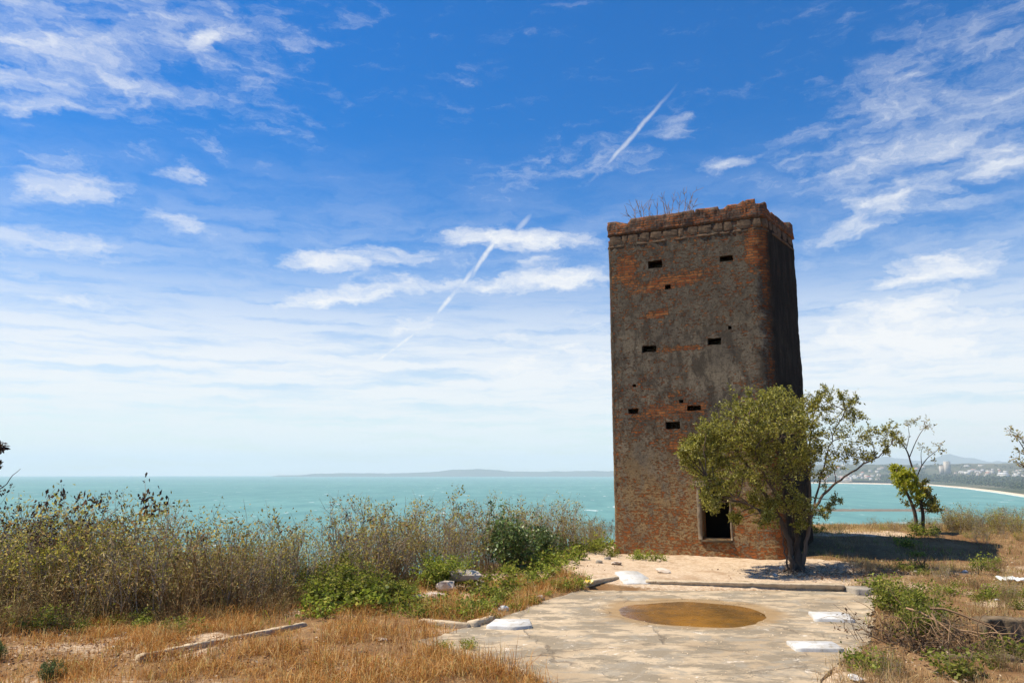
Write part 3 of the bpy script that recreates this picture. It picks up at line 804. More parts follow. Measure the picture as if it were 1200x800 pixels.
# ------------------------------------------------------------------ plants: growing helpers
def branch(mb, r, p, d, L, r0, r1, seg=4, wob=.15, up=0.0, sides=3):
    pts = [np.array(p, float)]; d = np.array(d, float); d /= np.linalg.norm(d)
    for i in range(seg):
        d = d + r.normal(size=3) * wob + np.array([0, 0, up]); d /= np.linalg.norm(d)
        pts.append(pts[-1] + d * L / seg)
    mb.tube(pts, np.linspace(r0, r1, seg + 1), sides, cap=False)
    return np.array(pts), d
def rdir(r, n, flat=1.0):
    v = r.normal(size=(n, 3)); v[:, 2] *= flat; return v / np.linalg.norm(v, axis=1)[:, None]

def make_shrub(kind, seed):
    """returns list of (part name, MB, material key) and the plant's height"""
    r = np.random.default_rng(seed)
    st, lf, hd = MB(), MB(), MB()
    ls = (1.0, .75, 1.3, .9, 1.15)[seed % 5] if kind != 'stalk' else 1.0
    if kind == 'stalk':                     # dense brown dry stalks
        n = 95
        for i in range(n):
            a = r.uniform(0, 6.28); q = .42 * math.sqrt(r.random())
            p = (q * math.cos(a), q * math.sin(a), -.05)
            h = r.uniform(.45, 1.0)
            d = np.array([r.normal() * .22, r.normal() * .22, 1.0])
            pts, _ = branch(st, r, p, d, h, .0048, .002, 4, .10)
            if r.random() < .8:
                k = r.integers(5, 12); c = pts[r.integers(1, 5, k)] + r.normal(size=(k, 3)) * .03
                lf.leaves(c, rdir(r, k) + np.array([0, 0, .3]), r.uniform(.04, .10, k), r.uniform(.003, .007, k), r)
        return [('stem', st, 'stalk'), ('foliage', lf, 'stalk')], 1.0
    if kind in ('twig', 'seed', 'mixed', 'yellow'):
        n = {'twig': 13, 'seed': 12, 'mixed': 15, 'yellow': 15}[kind]
        for i in range(n):
            a = r.uniform(0, 6.28); q = .4 * math.sqrt(r.random())
            p = (q * math.cos(a), q * math.sin(a), -.08)
            h = r.uniform(.9, 1.55)
            d = np.array([math.cos(a) * .18 + r.normal() * .13, math.sin(a) * .18 + r.normal() * .13, 1.0])
            pts, dd = branch(st, r, p, d, h, r.uniform(.008, .014), .004, 6, .085, .02, 4)
            tips = [(pts[-1], dd)]
            for k in range(r.integers(4, 8)):
                j = r.integers(2, 7); q0 = pts[j]
                d2 = rdir(r, 1)[0] * .75 + np.array([0, 0, .85])
                ps, e = branch(st, r, q0, d2, r.uniform(.18, .5), .0042, .0018, 3, .17, .03)
                tips.append((ps[-1], e)); tips.append((ps[2], e))
                if r.random() < .6:
                    ps2, e2 = branch(st, r, ps[1], rdir(r, 1)[0] * .8 + np.array([0, 0, .6]), r.uniform(.1, .26), .003, .0015, 2, .2)
                    tips.append((ps2[-1], e2))
            for tp, e in tips:
                dens = {'twig': .26, 'seed': .3, 'mixed': .62, 'yellow': .85}[kind]
                if r.random() < dens:
                    k = r.integers(3, 9)
                    lf.leaves(tp + r.normal(size=(k, 3)) * .05, rdir(r, k) + e * .4, r.uniform(.03, .07, k) * ls, r.uniform(.008, .016, k) * ls, r)
                if kind == 'seed' and tp[2] > .9 and r.random() < .5:
                    k = r.integers(6, 16)
                    hd.leaves(tp + r.normal(size=(k, 3)) * (.028, .028, .045), rdir(r, k) - np.array([0, 0, .5]), r.uniform(.03, .06, k), r.uniform(.009, .017, k), r)
            k = {'twig': 2, 'seed': 4, 'mixed': 11, 'yellow': 24}[kind]
            c = pts[r.integers(1, 6, k)] + r.normal(size=(k, 3)) * .09
            lf.leaves(c, rdir(r, k), r.uniform(.03, .075, k) * ls, r.uniform(.008, .016, k) * ls, r)
        mats = {'twig': 'olive_leaf', 'seed': 'olive_leaf', 'mixed': 'olive_leaf', 'yellow': 'yellow_leaf'}
        parts = [('stem', st, 'grey_stem'), ('foliage', lf, mats[kind])]
        if hd.n: parts.append(('withered_heads', hd, 'seed_head'))  # dried seed heads, modelled as clusters of small leaf shapes
        return parts, 1.7
    if kind == 'tangle':
        for i in range(90):
            p = np.array([r.normal() * .25, r.normal() * .25, r.uniform(-.05, .5)])
            branch(st, r, p, rdir(r, 1)[0] * (1, 1, .7) + np.array([0, 0, .25]), r.uniform(.3, .8), r.uniform(.004, .009), .002, 6, .33, 0, 4)
        k = 500; c = np.c_[r.normal(size=(k, 2)) * .3, r.uniform(0, .75, k)]
        lf.leaves(c, rdir(r, k), r.uniform(.03, .07, k), r.uniform(.006, .014, k), r)
        return [('stem', st, 'brown_stem'), ('foliage', lf, 'brown_leaf')], .9
    if kind in ('bush', 'dark'):
        n = 26
        for i in range(n):
            a = r.uniform(0, 6.28)
            d = np.array([math.cos(a) * .55, math.sin(a) * .55, 1.0]) * r.uniform(.7, 1.1)
            pts, dd = branch(st, r, (r.normal() * .08, r.normal() * .08, -.05), d, r.uniform(.55, 1.05), .012, .004, 5, .14, .0, 4)
            for k in range(7):
                q0 = pts[r.integers(2, 6)]
                ps, e = branch(st, r, q0, rdir(r, 1)[0] + np.array([0, 0, .4]), r.uniform(.12, .34), .004, .0015, 3, .2)
                m_ = r.integers(14, 30)
                c = ps[r.integers(0, 4, m_)] + r.normal(size=(m_, 3)) * .05
                lf.leaves(c, rdir(r, m_) + e * .5, r.uniform(.04, .085, m_), r.uniform(.013, .024, m_), r)
        return [('stem', st, 'brown_stem'), ('foliage', lf, 'dark_leaf' if kind == 'dark' else 'green_weed')], 1.1
    if kind == 'weed':
        for i in range(16):
            a = r.uniform(0, 6.28)
            d = np.array([math.cos(a) * .8, math.sin(a) * .8, 1.0])
            pts, dd = branch(st, r, (r.normal() * .12, r.normal() * .12, -.02), d, r.uniform(.2, .42), .004, .002, 4, .2)
            m_ = r.integers(22, 40)
            c = pts[r.integers(1, 5, m_)] + r.normal(size=(m_, 3)) * .04
            lf.leaves(c, rdir(r, m_) + np.array([0, 0, .4]), r.uniform(.035, .08, m_), r.uniform(.012, .024, m_), r)
        return [('stem', st, 'brown_stem'), ('foliage', lf, 'green_weed')], .4

PROTO = {}
def proto(kind, var):
    key = (kind, var)
    if key not in PROTO:
        parts, h = make_shrub(kind, hash_seed(kind, var))
        res = []
        for nm, mb, mk in parts:
            me = mb.mesh(kind + '_' + nm); me.materials.append(M[mk]); res.append((nm, me))
        PROTO[key] = (res, h)
    return PROTO[key]
def hash_seed(kind, var): return sum(ord(c) * (i + 3) for i, c in enumerate(kind)) * 10 + var
def plant(kind, var, loc, height, rz, label, group, name, cat, width=1.0, tilt=(0, 0)):
    parts, h = proto(kind, var)
    o = empty(name, loc); s = height / h
    o.scale = (s * width, s * width, s); o.rotation_euler = (tilt[0], tilt[1], rz)
    for nm, me in parts:
        link(nm, me, o)
    return tag(o, label, cat, group)

top_x = [-60, 0, 30, 60, 110, 150, 200, 260, 330, 400, 430, 480, 540, 600, 650, 690, 716]
top_y = [560, 575, 585, 566, 576, 572, 592, 594, 590, 576, 574, 572, 580, 580, 578, 582, 590]
def px_of(x, y, z):
    d = np.array([x, y, z]) - EYE
    dep = d[1] * CP + d[2] * SP
    return 600 + F_PX * d[0] / dep, 400 - F_PX * (d[2] * CP - d[1] * SP) / dep

SPEC = {
    'stalk': ('dry_shrub', 'low brown thicket of dry stalks along the front of the scrub', 'shrub', 'brown dry stalk shrubs in front of the thicket'),
    'twig': ('twiggy_shrub', 'thin grey-stemmed shrub with few leaves in the scrub before the sea', 'shrub', 'thin grey shrubs of the thicket'),
    'seed': ('seed_head_shrub', 'dry shrub topped by dark brown withered heads against the sea', 'shrub', 'shrubs with dark withered heads'),
    'mixed': ('olive_shrub', 'olive-leaved shrub in the dense scrub left of the tower', 'shrub', 'olive shrubs of the thicket'),
    'yellow': ('yellow_green_shrub', 'yellow-green leafy shrub within the brown scrub on the left', 'shrub', 'yellow-green shrubs of the thicket'),
}
def thicket():
    r = np.random.default_rng(21)
    cnt = 0
    for row, (s0, s1, n) in enumerate(((-.2, .4, 54), (.5, 1.3, 44), (1.4, 2.6, 40), (2.8, 4.6, 36))):
        for i in range(n):
            px = -70 + (785) * (i + r.uniform(.1, .9)) / n
            # edge distance on this line of sight
            s = r.uniform(s0, s1)
            Y = 11.0
            for _ in range(12):
                x = (px - 600) / F_PX * Y * 1.01; Y = float(yedge(x)) + s
            x = (px - 600) / F_PX * Y * 1.01
            z = gz(x, Y)
            ty = np.interp(px, top_x, top_y) + (r.uniform(-4, 10) if r.random() < .45 else r.uniform(8, 34))
            ztop = P(px, ty, Y)[2]
            hgt = max(.6, min(3.2, ztop - z))
            if row == 0:
                if px < 330: kind = 'stalk' if r.random() < .8 else 'mixed'; hgt = min(hgt, r.uniform(.6, 1.4)) if kind == 'stalk' else hgt * .8
                elif px < 480: kind = r.choice(['twig', 'bush', 'mixed', 'stalk']); hgt *= .45 if kind in ('bush', 'stalk') else .9
                elif px < 650: kind = r.choice(['twig', 'mixed', 'mixed'])
                else: kind = r.choice(['twig', 'mixed']); hgt *= .8
            else:
                if px < 90: w = dict(mixed=.4, seed=.3, twig=.15, yellow=.15)
                elif px < 180: w = dict(seed=.5, mixed=.25, yellow=.25)
                elif px < 330: w = dict(yellow=.5, mixed=.2, twig=.25, seed=.05)
                elif px < 560: w = dict(twig=.62, seed=.25, mixed=.13)
                else: w = dict(twig=.6, mixed=.3, seed=.1)
                kind = r.choice(list(w), p=np.array(list(w.values())) / sum(w.values()))
                if kind == 'yellow': hgt *= .8
                if row >= 1 and px > 330 and r.random() < .4: continue
                if row >= 2 and r.random() < .25: continue
            if 620 < px < 716 and row > 1 and r.random() < .3: continue
            nm, lab, cat, grp = SPEC.get(kind, ('green_bush', 'leafy green bush at the foot of the scrub', 'bush', 'leafy green bushes along the scrub'))
            wd = 1.0 if kind != 'stalk' else 1.25
            plant(kind, int(r.integers(0, 5)), (x, Y, z), hgt, r.uniform(0, 6.28), lab, grp, nm, cat, wd * min(1.1, 1.4 / max(.8, hgt / 1.3)), (r.normal() * .05, r.normal() * .05))
thicket()
def thicket_front():
    r = np.random.default_rng(61)
    for i in range(46):
        px = r.uniform(-60, 480); s = -abs(r.normal()) * .55 - .05; Y = 11.0
        for _ in range(12):
            x = (px - 600) / F_PX * Y * 1.01; Y = float(yedge(x)) + s
        x = (px - 600) / F_PX * Y * 1.01
        if r.random() < .68:
            plant('stalk', int(r.integers(0, 5)), (x, Y, gz(x, Y)), r.uniform(.2, .6), r.uniform(0, 6), 'short brown tuft of dry stalks straggling into the grass before the left scrub', 'brown tufts before the left scrub', 'dry_tuft', 'plant', 1.5, (r.normal() * .15, r.normal() * .15))
        else:
            plant('weed', int(r.integers(0, 5)), (x, Y, gz(x, Y)), r.uniform(.15, .35), r.uniform(0, 6), 'low green weed straggling along the dry foot of the left scrub', 'green weeds at the foot of the left scrub', 'weed', 'weed', 1.3)
thicket_front()
def pl(kind, var, px, py, topy, label, name, cat, group=None, width=1.0, Y=None):
    p = ground_hit(px, py) if Y is None else None
    if Y is not None:
        q = P(px, py, Y); p = np.array([q[0], q[1], gz(q[0], q[1])])
    z = gz(p[0], p[1]); h = max(.1, P(px, topy, p[1])[2] - z)
    return plant(kind, var, (p[0], p[1], z), h, var * 1.7 + px, label, group, name, cat, width)
pl('dark', 0, 598, 668, 594, 'dense dark green bush standing out of the grey twigs, left of the tower', 'green_bush', 'bush', None, 1.0)
pl('dark', 1, 628, 662, 612, 'smaller dark green bush on the right flank of the dense one', 'green_bush', 'bush', None, 1.1)
pl('bush', 0, 515, 690, 640, 'brownish green bush behind the pale rubble heap', 'green_bush', 'bush', None, 1.2)
pl('seed', 0, 62, 712, 560, 'tall brown shrub with heavy dark withered heads near the left edge', 'seed_head_shrub', 'shrub', None, .75)
pl('seed', 1, 108, 712, 574, 'tall shrub with a rusty dark top, second clump from the left edge', 'seed_head_shrub', 'shrub', None, .7)
pl('seed', 2, 148, 710, 570, 'slender shrub with black drooping heads, third clump from the left edge', 'seed_head_shrub', 'shrub', None, .6)
for i, (a, b, c) in enumerate(((385, 712, 664), (415, 708, 658), (446, 706, 668), (472, 704, 676))):
    pl('bush', i % 3, a, b, c, 'yellow-green bush along the foot of the grey twigs, left of the rubble', 'green_bush', 'bush', 'yellow-green bushes left of the rubble', 1.35)
WG = 'low green weeds among the rubble and kerbs'
weeds = [(392, 716, 680), (420, 712, 676), (450, 712, 682), (478, 712, 688), (372, 722, 692), (502, 716, 694), (530, 712, 692), (547, 720, 696), (566, 716, 692), (560, 724, 700), (585, 706, 684), (604, 714, 702), (622, 708, 694), (575, 700, 676), (600, 692, 666), (630, 686, 664), (650, 676, 656), (560, 686, 664), (540, 682, 660), (640, 700, 690), (668, 690, 676), (680, 684, 670), (655, 690, 676), (520, 722, 706), (490, 724, 702), (605, 680, 655), (655, 662, 640), (672, 655, 634), (690, 648, 626), (705, 645, 624), (637, 668, 644)]
for i, (a, b, c) in enumerate(weeds):
    pl('weed', i % 3, a, b, c, 'low green weed among the rubble and dry grass between the scrub and the concrete', 'weed', 'weed', WG, 1.25)
for i, (a, b, c, lab) in enumerate(((718, 652, 640, 'bright green weed growing at the left corner of the tower'), (748, 655, 641, 'olive weed along the foot of the tower wall left of the doorway'), (770, 656, 645, 'small olive weed at the foot of the tower under the doorway'), (890, 652, 636, 'dark weed at the foot of the tower behind the tree'), (548, 762, 746, 'yellow-green weed clump in the grass at the near edge of the concrete'), (520, 762, 752, 'small weed left of the yellow-green clump at the concrete edge'), (1060, 640, 624, 'green weed on the sand beside the twin trunks'), (1082, 628, 608, 'bright green weed at the foot of the twin trunked sapling'), (955, 625, 612, 'small green weed behind the tower corner by the sea'), (1165, 700, 682, 'green tuft in the dry grass below the white bag'), (1030, 690, 668, 'leafy green weed beside the grey block'), (1150, 702, 690, 'flat green tuft left of the green tuft below the bag'))):
    pl('weed', i % 3, a, b, c, lab, 'weed', 'weed', None, 1.2)
p = ground_hit(58, 797); plant('dark', 2, (p[0], p[1], gz(p[0], p[1]) - .02), .26, 1.0, 'small dark green tuft alone on pale litter at the lower left', None, 'dark_tuft', 'plant', .85)
p = ground_hit(0, 775); plant('dark', 1, (p[0] - .06, p[1], gz(p[0], p[1]) - .02), .26, 2.0, 'dark tuft cut by the left edge of the picture', None, 'dark_tuft', 'plant', .6)

def right_weeds():
    r = np.random.default_rng(55)
    for i in range(34):
        px, py = r.uniform(1040, 1230), r.uniform(648, 725)
        if i > 26: px, py = r.uniform(1000, 1200), r.uniform(775, 800)
        p = ground_hit(px, py)
        kind = r.choice(['weed', 'weed', 'stalk', 'mixed'])
        h = r.uniform(.12, .3) if kind == 'weed' else r.uniform(.2, .4)
        nm, lb, ct = {'weed': ('weed', 'low green weed scattered in the dry grass right of the concrete', 'weed'), 'stalk': ('dry_tuft', 'brown tuft of dry stalks scattered in the grass right of the concrete', 'plant'), 'mixed': ('seedling', 'small olive seedling scattered in the grass right of the concrete', 'plant')}[kind]
        plant(kind, int(r.integers(0, 3)), (p[0], p[1], gz(p[0], p[1])), h, r.uniform(0, 6), lb, lb.replace('low green weed', 'green weeds').replace('brown tuft', 'brown tufts').replace('small olive seedling', 'olive seedlings'), nm, ct, 1.3)
right_weeds()
# scrub on the right ridge
def right_scrub():
    r = np.random.default_rng(5)
    for i in range(90):
        px = r.uniform(960, 1290) if i < 40 else r.uniform(1085, 1290); Y = r.uniform(20.2, 23.6) if i < 60 else r.uniform(18.9, 21)
        x = P(px, 600, Y)[0]; z = gz(x, Y)
        lim = np.interp(px, [960, 1040, 1090, 1110, 1200, 1290], [606, 604, 600, 586, 588, 580]) + r.uniform(0, 16) + (Y < 20.2) * 22
        h = P(px, lim, Y)[2] - z
        if h < .22: h = r.uniform(.2, .35)
        if px < 1060: h = min(h, .4)
        kind = r.choice(['mixed', 'mixed', 'yellow', 'twig']) if px > 1090 else r.choice(['mixed', 'yellow'])
        plant(kind, int(r.integers(0, 3)), (x, Y, z - .05), h, r.uniform(0, 6), 'low yellowish shrub along the grassy ridge behind the tower shadow', 'low shrubs along the right ridge', 'ridge_shrub', 'shrub', 1.3)
right_scrub()

# ------------------------------------------------------------------ trees
def leafy_clump(st, lf, r, c, rad, n_tw, n_lf, L=.062, Wd=.0125, droop=0.0, tw_r=.005):
    for k in range(n_tw):
        d = rdir(r, 1)[0]; q = c + d * rad * r.uniform(.05, .55)
        e = rdir(r, 1)[0] * .8 + d * .8 + np.array([0, 0, .15 - droop])
        ps, dd = branch(st, r, q, e, rad * r.uniform(.4, .8), tw_r, .0018, 3, .2)
        m_ = max(3, int(n_lf * r.uniform(.6, 1.4)))
        i = r.integers(0, 3, m_); f = r.random(m_)[:, None]
        cc = ps[i] * (1 - f) + ps[i + 1] * f + r.normal(size=(m_, 3)) * .022
        lf.leaves(cc, rdir(r, m_) * .9 + dd * .6, r.uniform(.6, 1.15, m_) * L, r.uniform(.7, 1.2, m_) * Wd, r)
def curve_to(st, r, a, b, r0, r1, sag=.12, seg=7, sides=5):
    a, b = np.array(a, float), np.array(b, float); L = np.linalg.norm(b - a)
    off = r.normal(size=3) * L * .06 + np.array([0, 0, L * sag])
    t_ = np.linspace(0, 1, seg + 1)[:, None]
    pts = a + (b - a) * t_ + off * (4 * t_ * (1 - t_)) * .5 + r.normal(size=(seg + 1, 3)) * L * .012 * (t_ * (1 - t_) * 4)
    st.tube(pts, np.linspace(r0, r1, seg + 1), sides, cap=False)
    return pts
def main_tree():
    r = np.random.default_rng(17)
    base = ground_hit(933, 668); Y0 = base[1]
    tr, lf, tw = MB(), MB(), MB()
    def W(px, py, dy=0.0): return P(px, py, Y0 + dy)
    skel = []
    def limb(pts, r0, r1, sides=8):
        pts = np.array(pts); k = len(pts); t_ = np.linspace(0, k - 1, (k - 1) * 5 + 1)
        # smooth
        q = np.stack([np.interp(t_, np.arange(k), pts[:, c]) for c in range(3)], 1)
        for _ in range(3): q[1:-1] = (q[:-2] + 2 * q[1:-1] + q[2:]) / 4
        q[1:-1] += r.normal(size=q[1:-1].shape) * .012
        tr.tube(q, np.linspace(r0 * .72, r1 * .7, len(q)), sides); skel.extend(list(q[len(q) // 4:])); return q
    b = lambda px, dy=0.0: P(px, 672, Y0 + dy)
    limb([b(930), W(928, 655), W(924, 632), W(915, 608), W(900, 585), W(885, 560, -.2), W(868, 535, -.3), W(850, 515, -.3)], .085, .02)
    limb([b(937, .05), W(936, 650, .05), W(934, 620, .1), W(928, 590, .1), W(924, 550, .1), W(918, 515, .1), W(908, 485, .15)], .08, .018)
    limb([b(941, -.05), W(943, 645, -.08), W(948, 620, -.1), W(952, 600, -.1), W(964, 580, 0), W(985, 562, 0), W(1008, 545, .1), W(1030, 535, .1), W(1045, 520, .1)], .06, .01)
    limb([W(946, 630, -.05), W(950, 590, .3), W(948, 545, .4), W(950, 505, .5), W(955, 478, .5)], .045, .012)
    limb([W(952, 600, -.1), W(960, 570, .2), W(968, 535, .3), W(978, 505, .3), W(990, 480, .3)], .032, .008)
    limb([W(915, 608), W(895, 600, -.4), W(875, 590, -.6), W(850, 575, -.8), W(828, 560, -.9)], .03, .008)
    limb([W(924, 600, .05), W(905, 575, -.3), W(890, 545, -.6), W(880, 510, -.7), W(878, 485, -.7)], .035, .008)
    limb([b(926, -.1), W(918, 640, -.1), W(916, 622, -.12)], .03, .012)
    tr.tube(np.array([base + np.array([.05, 0, -.12]), base + np.array([.05, 0, .0]), base + np.array([.05, 0, .12]), base + np.array([.06, 0, .28]), base + np.array([.07, 0, .42])]), [.17, .14, .11, .08, .03], 10, False)
    # root flare
    for a in np.linspace(0, 6.28, 7)[:-1]:
        e = np.array([base[0] + .32 * math.cos(a), base[1] + .32 * math.sin(a), base[2] - .05])
        curve_to(tr, r, (base[0] + .05 * math.cos(a), base[1] + .05 * math.sin(a), base[2] + .12), e, .055, .012, -.1)
    skel = np.array(skel)
    dense = [(806, 530, 12), (812, 515, 12), (826, 508, 16), (828, 540, 18), (840, 590, 10), (835, 525, 20), (818, 528, 22), (840, 505, 26), (865, 484, 26), (893, 470, 20), (910, 465, 16), (928, 478, 24), (952, 476, 20), (850, 538, 30), (880, 515, 32), (912, 508, 32), (944, 508, 26), (832, 562, 22), (866, 560, 30), (902, 552, 32), (938, 545, 26), (880, 588, 18), (910, 590, 22), (938, 590, 20), (812, 545, 12), (824, 582, 9), (862, 604, 8), (845, 575, 16), (925, 530, 26), (895, 530, 26), (860, 515, 24), (898, 608, 10), (940, 615, 10), (890, 495, 24), (955, 530, 18)]
    sparse = [(972, 472, 16), (992, 480, 13), (1003, 490, 10), (972, 500, 18), (998, 512, 18), (1020, 512, 14), (1043, 505, 12), (1040, 525, 8), (984, 535, 16), (1010, 536, 10), (965, 560, 12), (980, 586, 7), (962, 603, 8), (972, 595, 6), (1050, 515, 8), (1000, 470, 8), (965, 458, 7), (985, 462, 7), (1022, 535, 6), (975, 545, 10)]
    for (px, py, rp) in dense:
        for rep in range(2):
            dy = r.uniform(-1.0, .75)
            c = W(px + r.normal() * 4, py + r.normal() * 4, dy); rad = rp * Y0 / F_PX
            j = np.argmin(np.linalg.norm(skel - (c - np.array([0, 0, .25])), axis=1))
            curve_to(tr, r, skel[j], c, .012, .005, .1, 6, 4)
            leafy_clump(tw, lf, r, c, rad * 1.0, int(7 + rp * .75), 29)
    for (px, py, rp) in sparse:
        dy = r.uniform(-.4, .5)
        c = W(px, py, dy); rad = rp * Y0 / F_PX
        j = np.argmin(np.linalg.norm(skel - (c - np.array([0, 0, .1])), axis=1))
        curve_to(tr, r, skel[j], c, .011, .004, .05, 6, 4)
        leafy_clump(tw, lf, r, c, rad * 1.3, int(5 + rp * .95), 21)
    root = empty('shade_tree', base)
    off = -base
    for nm, mb, mk in (('trunk', tr, 'bark'), ('twig', tw, 'bark'), ('crown', lf, 'tree_leaf')):
        o = mb.build(nm, M[mk], root, smooth=(nm == 'trunk')); o.location = off
    tag(root, 'small spreading tree with several trunks and olive leaves in front of the tower doorway', 'tree')
main_tree()
def twin_sapling():
    r = np.random.default_rng(9)
    Y0 = 20.3
    tr, lf, yl, tw = MB(), MB(), MB(), MB()
    W = lambda px, py, dy=0.0: P(px, py, Y0 + dy)
    def limb(l, r0, r1, sides=6):
        pts = np.array([W(*a) for a in l]); k = len(pts); t_ = np.linspace(0, k - 1, (k - 1) * 4 + 1)
        q = np.stack([np.interp(t_, np.arange(k), pts[:, c]) for c in range(3)], 1)
        for _ in range(2): q[1:-1] = (q[:-2] + 2 * q[1:-1] + q[2:]) / 4
        tr.tube(q, np.linspace(r0, r1, len(q)), sides); return q
    limb([(1074, 626), (1073, 603), (1068, 588), (1060, 572), (1054, 558), (1050, 550)], .055, .018)
    limb([(1081, 626), (1082, 602), (1079, 590), (1075, 575), (1074, 560), (1068, 545), (1064, 530), (1058, 520), (1050, 512)], .05, .008)
    limb([(1074, 560), (1080, 545), (1088, 535), (1098, 528), (1104, 520)], .016, .004)
    limb([(1066, 535), (1072, 520), (1078, 508), (1084, 500), (1090, 497)], .013, .004)
    limb([(1062, 526), (1066, 510), (1064, 500), (1068, 492)], .01, .003)
    limb([(1080, 545), (1079, 530), (1082, 522)], .01, .003)
    limb([(1079, 592), (1088, 582), (1095, 588), (1098, 594)], .015, .005)
    for (px, py, rp, mb, n) in ((1048, 550, 8, yl, 34), (1056, 558, 10, yl, 36), (1064, 555, 8, yl, 30), (1058, 570, 10, yl, 34), (1068, 570, 9, yl, 28), (1074, 580, 9, yl, 24), (1080, 570, 9, lf, 26), (1086, 580, 10, lf, 26), (1094, 588, 9, lf, 24), (1099, 597, 6, lf, 18), (1090, 594, 8, lf, 20), (1078, 592, 7, lf, 18), (1061, 590, 4, lf, 12), (1050, 562, 6, yl, 22)):
        c = W(px, py, r.uniform(-.3, .3)); leafy_clump(tw, mb, r, c, rp * Y0 / F_PX * 1.1, int(rp * 1.6), n, .085, .02)
    for (px, py, rp) in ((1050, 510, 8), (1058, 516, 6), (1064, 498, 7), (1072, 492, 7), (1084, 498, 8), (1090, 500, 5), (1100, 522, 7), (1104, 530, 5), (1088, 530, 6), (1080, 522, 5), (1094, 540, 4)):
        c = W(px, py, r.uniform(-.25, .25)); leafy_clump(tw, lf, r, c, rp * Y0 / F_PX * 1.25, int(rp * 1.5), 4, .07, .015, tw_r=.006)
    b = W(1077, 622); b[2] = gz(b[0], b[1])
    root = empty('twin_sapling', b)
    for nm, mb, mk in (('trunk', tr, 'bark'), ('twig', tw, 'pale_twig'), ('crown', lf, 'tree_leaf'), ('young_foliage', yl, 'young_leaf')):
        o = mb.build(nm, M[mk], root); o.location = -b
    tag(root, 'small tree with two dark trunks, yellow-green foliage low down and nearly bare top', 'tree')
twin_sapling()
def edge_tree(name, Y0, base_px, limbs, clumps, label, leafkey, seed, nleaf):
    r = np.random.default_rng(seed)
    tr, lf, tw = MB(), MB(), MB()
    W = lambda px, py, dy=0.0: P(px, py, Y0 + dy)
    for l, r0, r1 in limbs:
        pts = np.array([W(*a) for a in l]); k = len(pts); t_ = np.linspace(0, k - 1, (k - 1) * 4 + 1)
        q = np.stack([np.interp(t_, np.arange(k), pts[:, c]) for c in range(3)], 1)
        for _ in range(2): q[1:-1] = (q[:-2] + 2 * q[1:-1] + q[2:]) / 4
        q[1:-1] += r.normal(size=q[1:-1].shape) * .01
        tr.tube(q, np.linspace(r0, r1, len(q)), 5)
    for px, py, rp in clumps:
        leafy_clump(tw, lf, r, W(px, py, r.uniform(-.2, .2)), rp * Y0 / F_PX, int(rp * 1.5), nleaf, .07, .016, tw_r=.005)
    b = W(*base_px); b[2] = gz(b[0], b[1])
    root = empty(name, b)
    for nm, mb, mk in (('trunk', tr, 'bark'), ('twig', tw, 'pale_twig'), ('crown', lf, leafkey)):
        if mb.n: o = mb.build(nm, M[mk], root); o.location = -b
    tag(root, label, 'tree')
edge_tree('bare_tree', 17.5, (1232, 640), [([(1232, 655), (1228, 610), (1222, 575), (1212, 545), (1200, 525), (1188, 508)], .05, .004), ([(1222, 575), (1208, 555), (1196, 543), (1186, 538)], .02, .004), ([(1212, 545), (1205, 525), (1196, 512), (1180, 500)], .015, .003), ([(1228, 610), (1240, 570), (1250, 530)], .03, .008)],
          [(1190, 512, 9), (1183, 504, 5), (1196, 528, 8), (1188, 538, 7), (1200, 516, 8), (1196, 545, 6), (1212, 530, 9), (1225, 540, 10), (1245, 530, 12)], 'bare twigged branches of a tree reaching in from the right edge', 'olive_leaf', 31, 4)
edge_tree('leaning_tree', 10.2, (-60, 735), [([(-60, 740), (-50, 680), (-38, 620), (-28, 570), (-14, 540), (-4, 525)], .035, .006), ([(-38, 620), (-15, 585), (8, 565), (24, 549)], .012, .003), ([(-28, 570), (-30, 530), (-26, 500)], .02, .006)],
          [(-1, 524, 6), (-8, 530, 8), (-3, 546, 5), (-20, 545, 10), (-28, 515, 12), (-30, 570, 12)], 'dark leaved branches poking in from the left edge above the sea', 'seed_head', 33, 12)
# twigs on top of the tower
def tower_shrub():
    r = np.random.default_rng(4)
    st = MB()
    b = np.array([*(Lc + fd * 1.5 - fn * .6), 8.0])
    for px, py, x0 in ((742, 245, 752), (752, 240, 757), (735, 250, 748), (760, 238, 762), (775, 226, 784), (778, 232, 783), (790, 230, 786), (802, 228, 795), (812, 226, 798), (818, 232, 800), (797, 236, 792), (770, 240, 768), (808, 238, 800), (746, 236, 755), (783, 238, 786)):
        a = P(x0, 272, 18.9); e = P(px, py, 18.9 + r.uniform(-.4, .4))
        pts = curve_to(st, r, a, e, .010, .0045, .05, 7, 4)
        for k in range(6):
            j = r.integers(3, 8); d = (pts[-1] - pts[2]); d = d / np.linalg.norm(d) + rdir(r, 1)[0] * .8 + np.array([0, 0, .2])
            ps, e2 = branch(st, r, pts[min(j, 7)], d, r.uniform(.12, .32), .0065, .0035, 3, .18)
            if r.random() < .6: branch(st, r, ps[1], e2 + rdir(r, 1)[0] * .8, r.uniform(.08, .18), .005, .003, 2, .2)
    root = empty('bare_shrub', b)
    o = st.build('stem', M['pale_twig'], root); o.location = -b
    tag(root, 'leafless twiggy shrub growing on the roof of the tower', 'shrub')
tower_shrub()

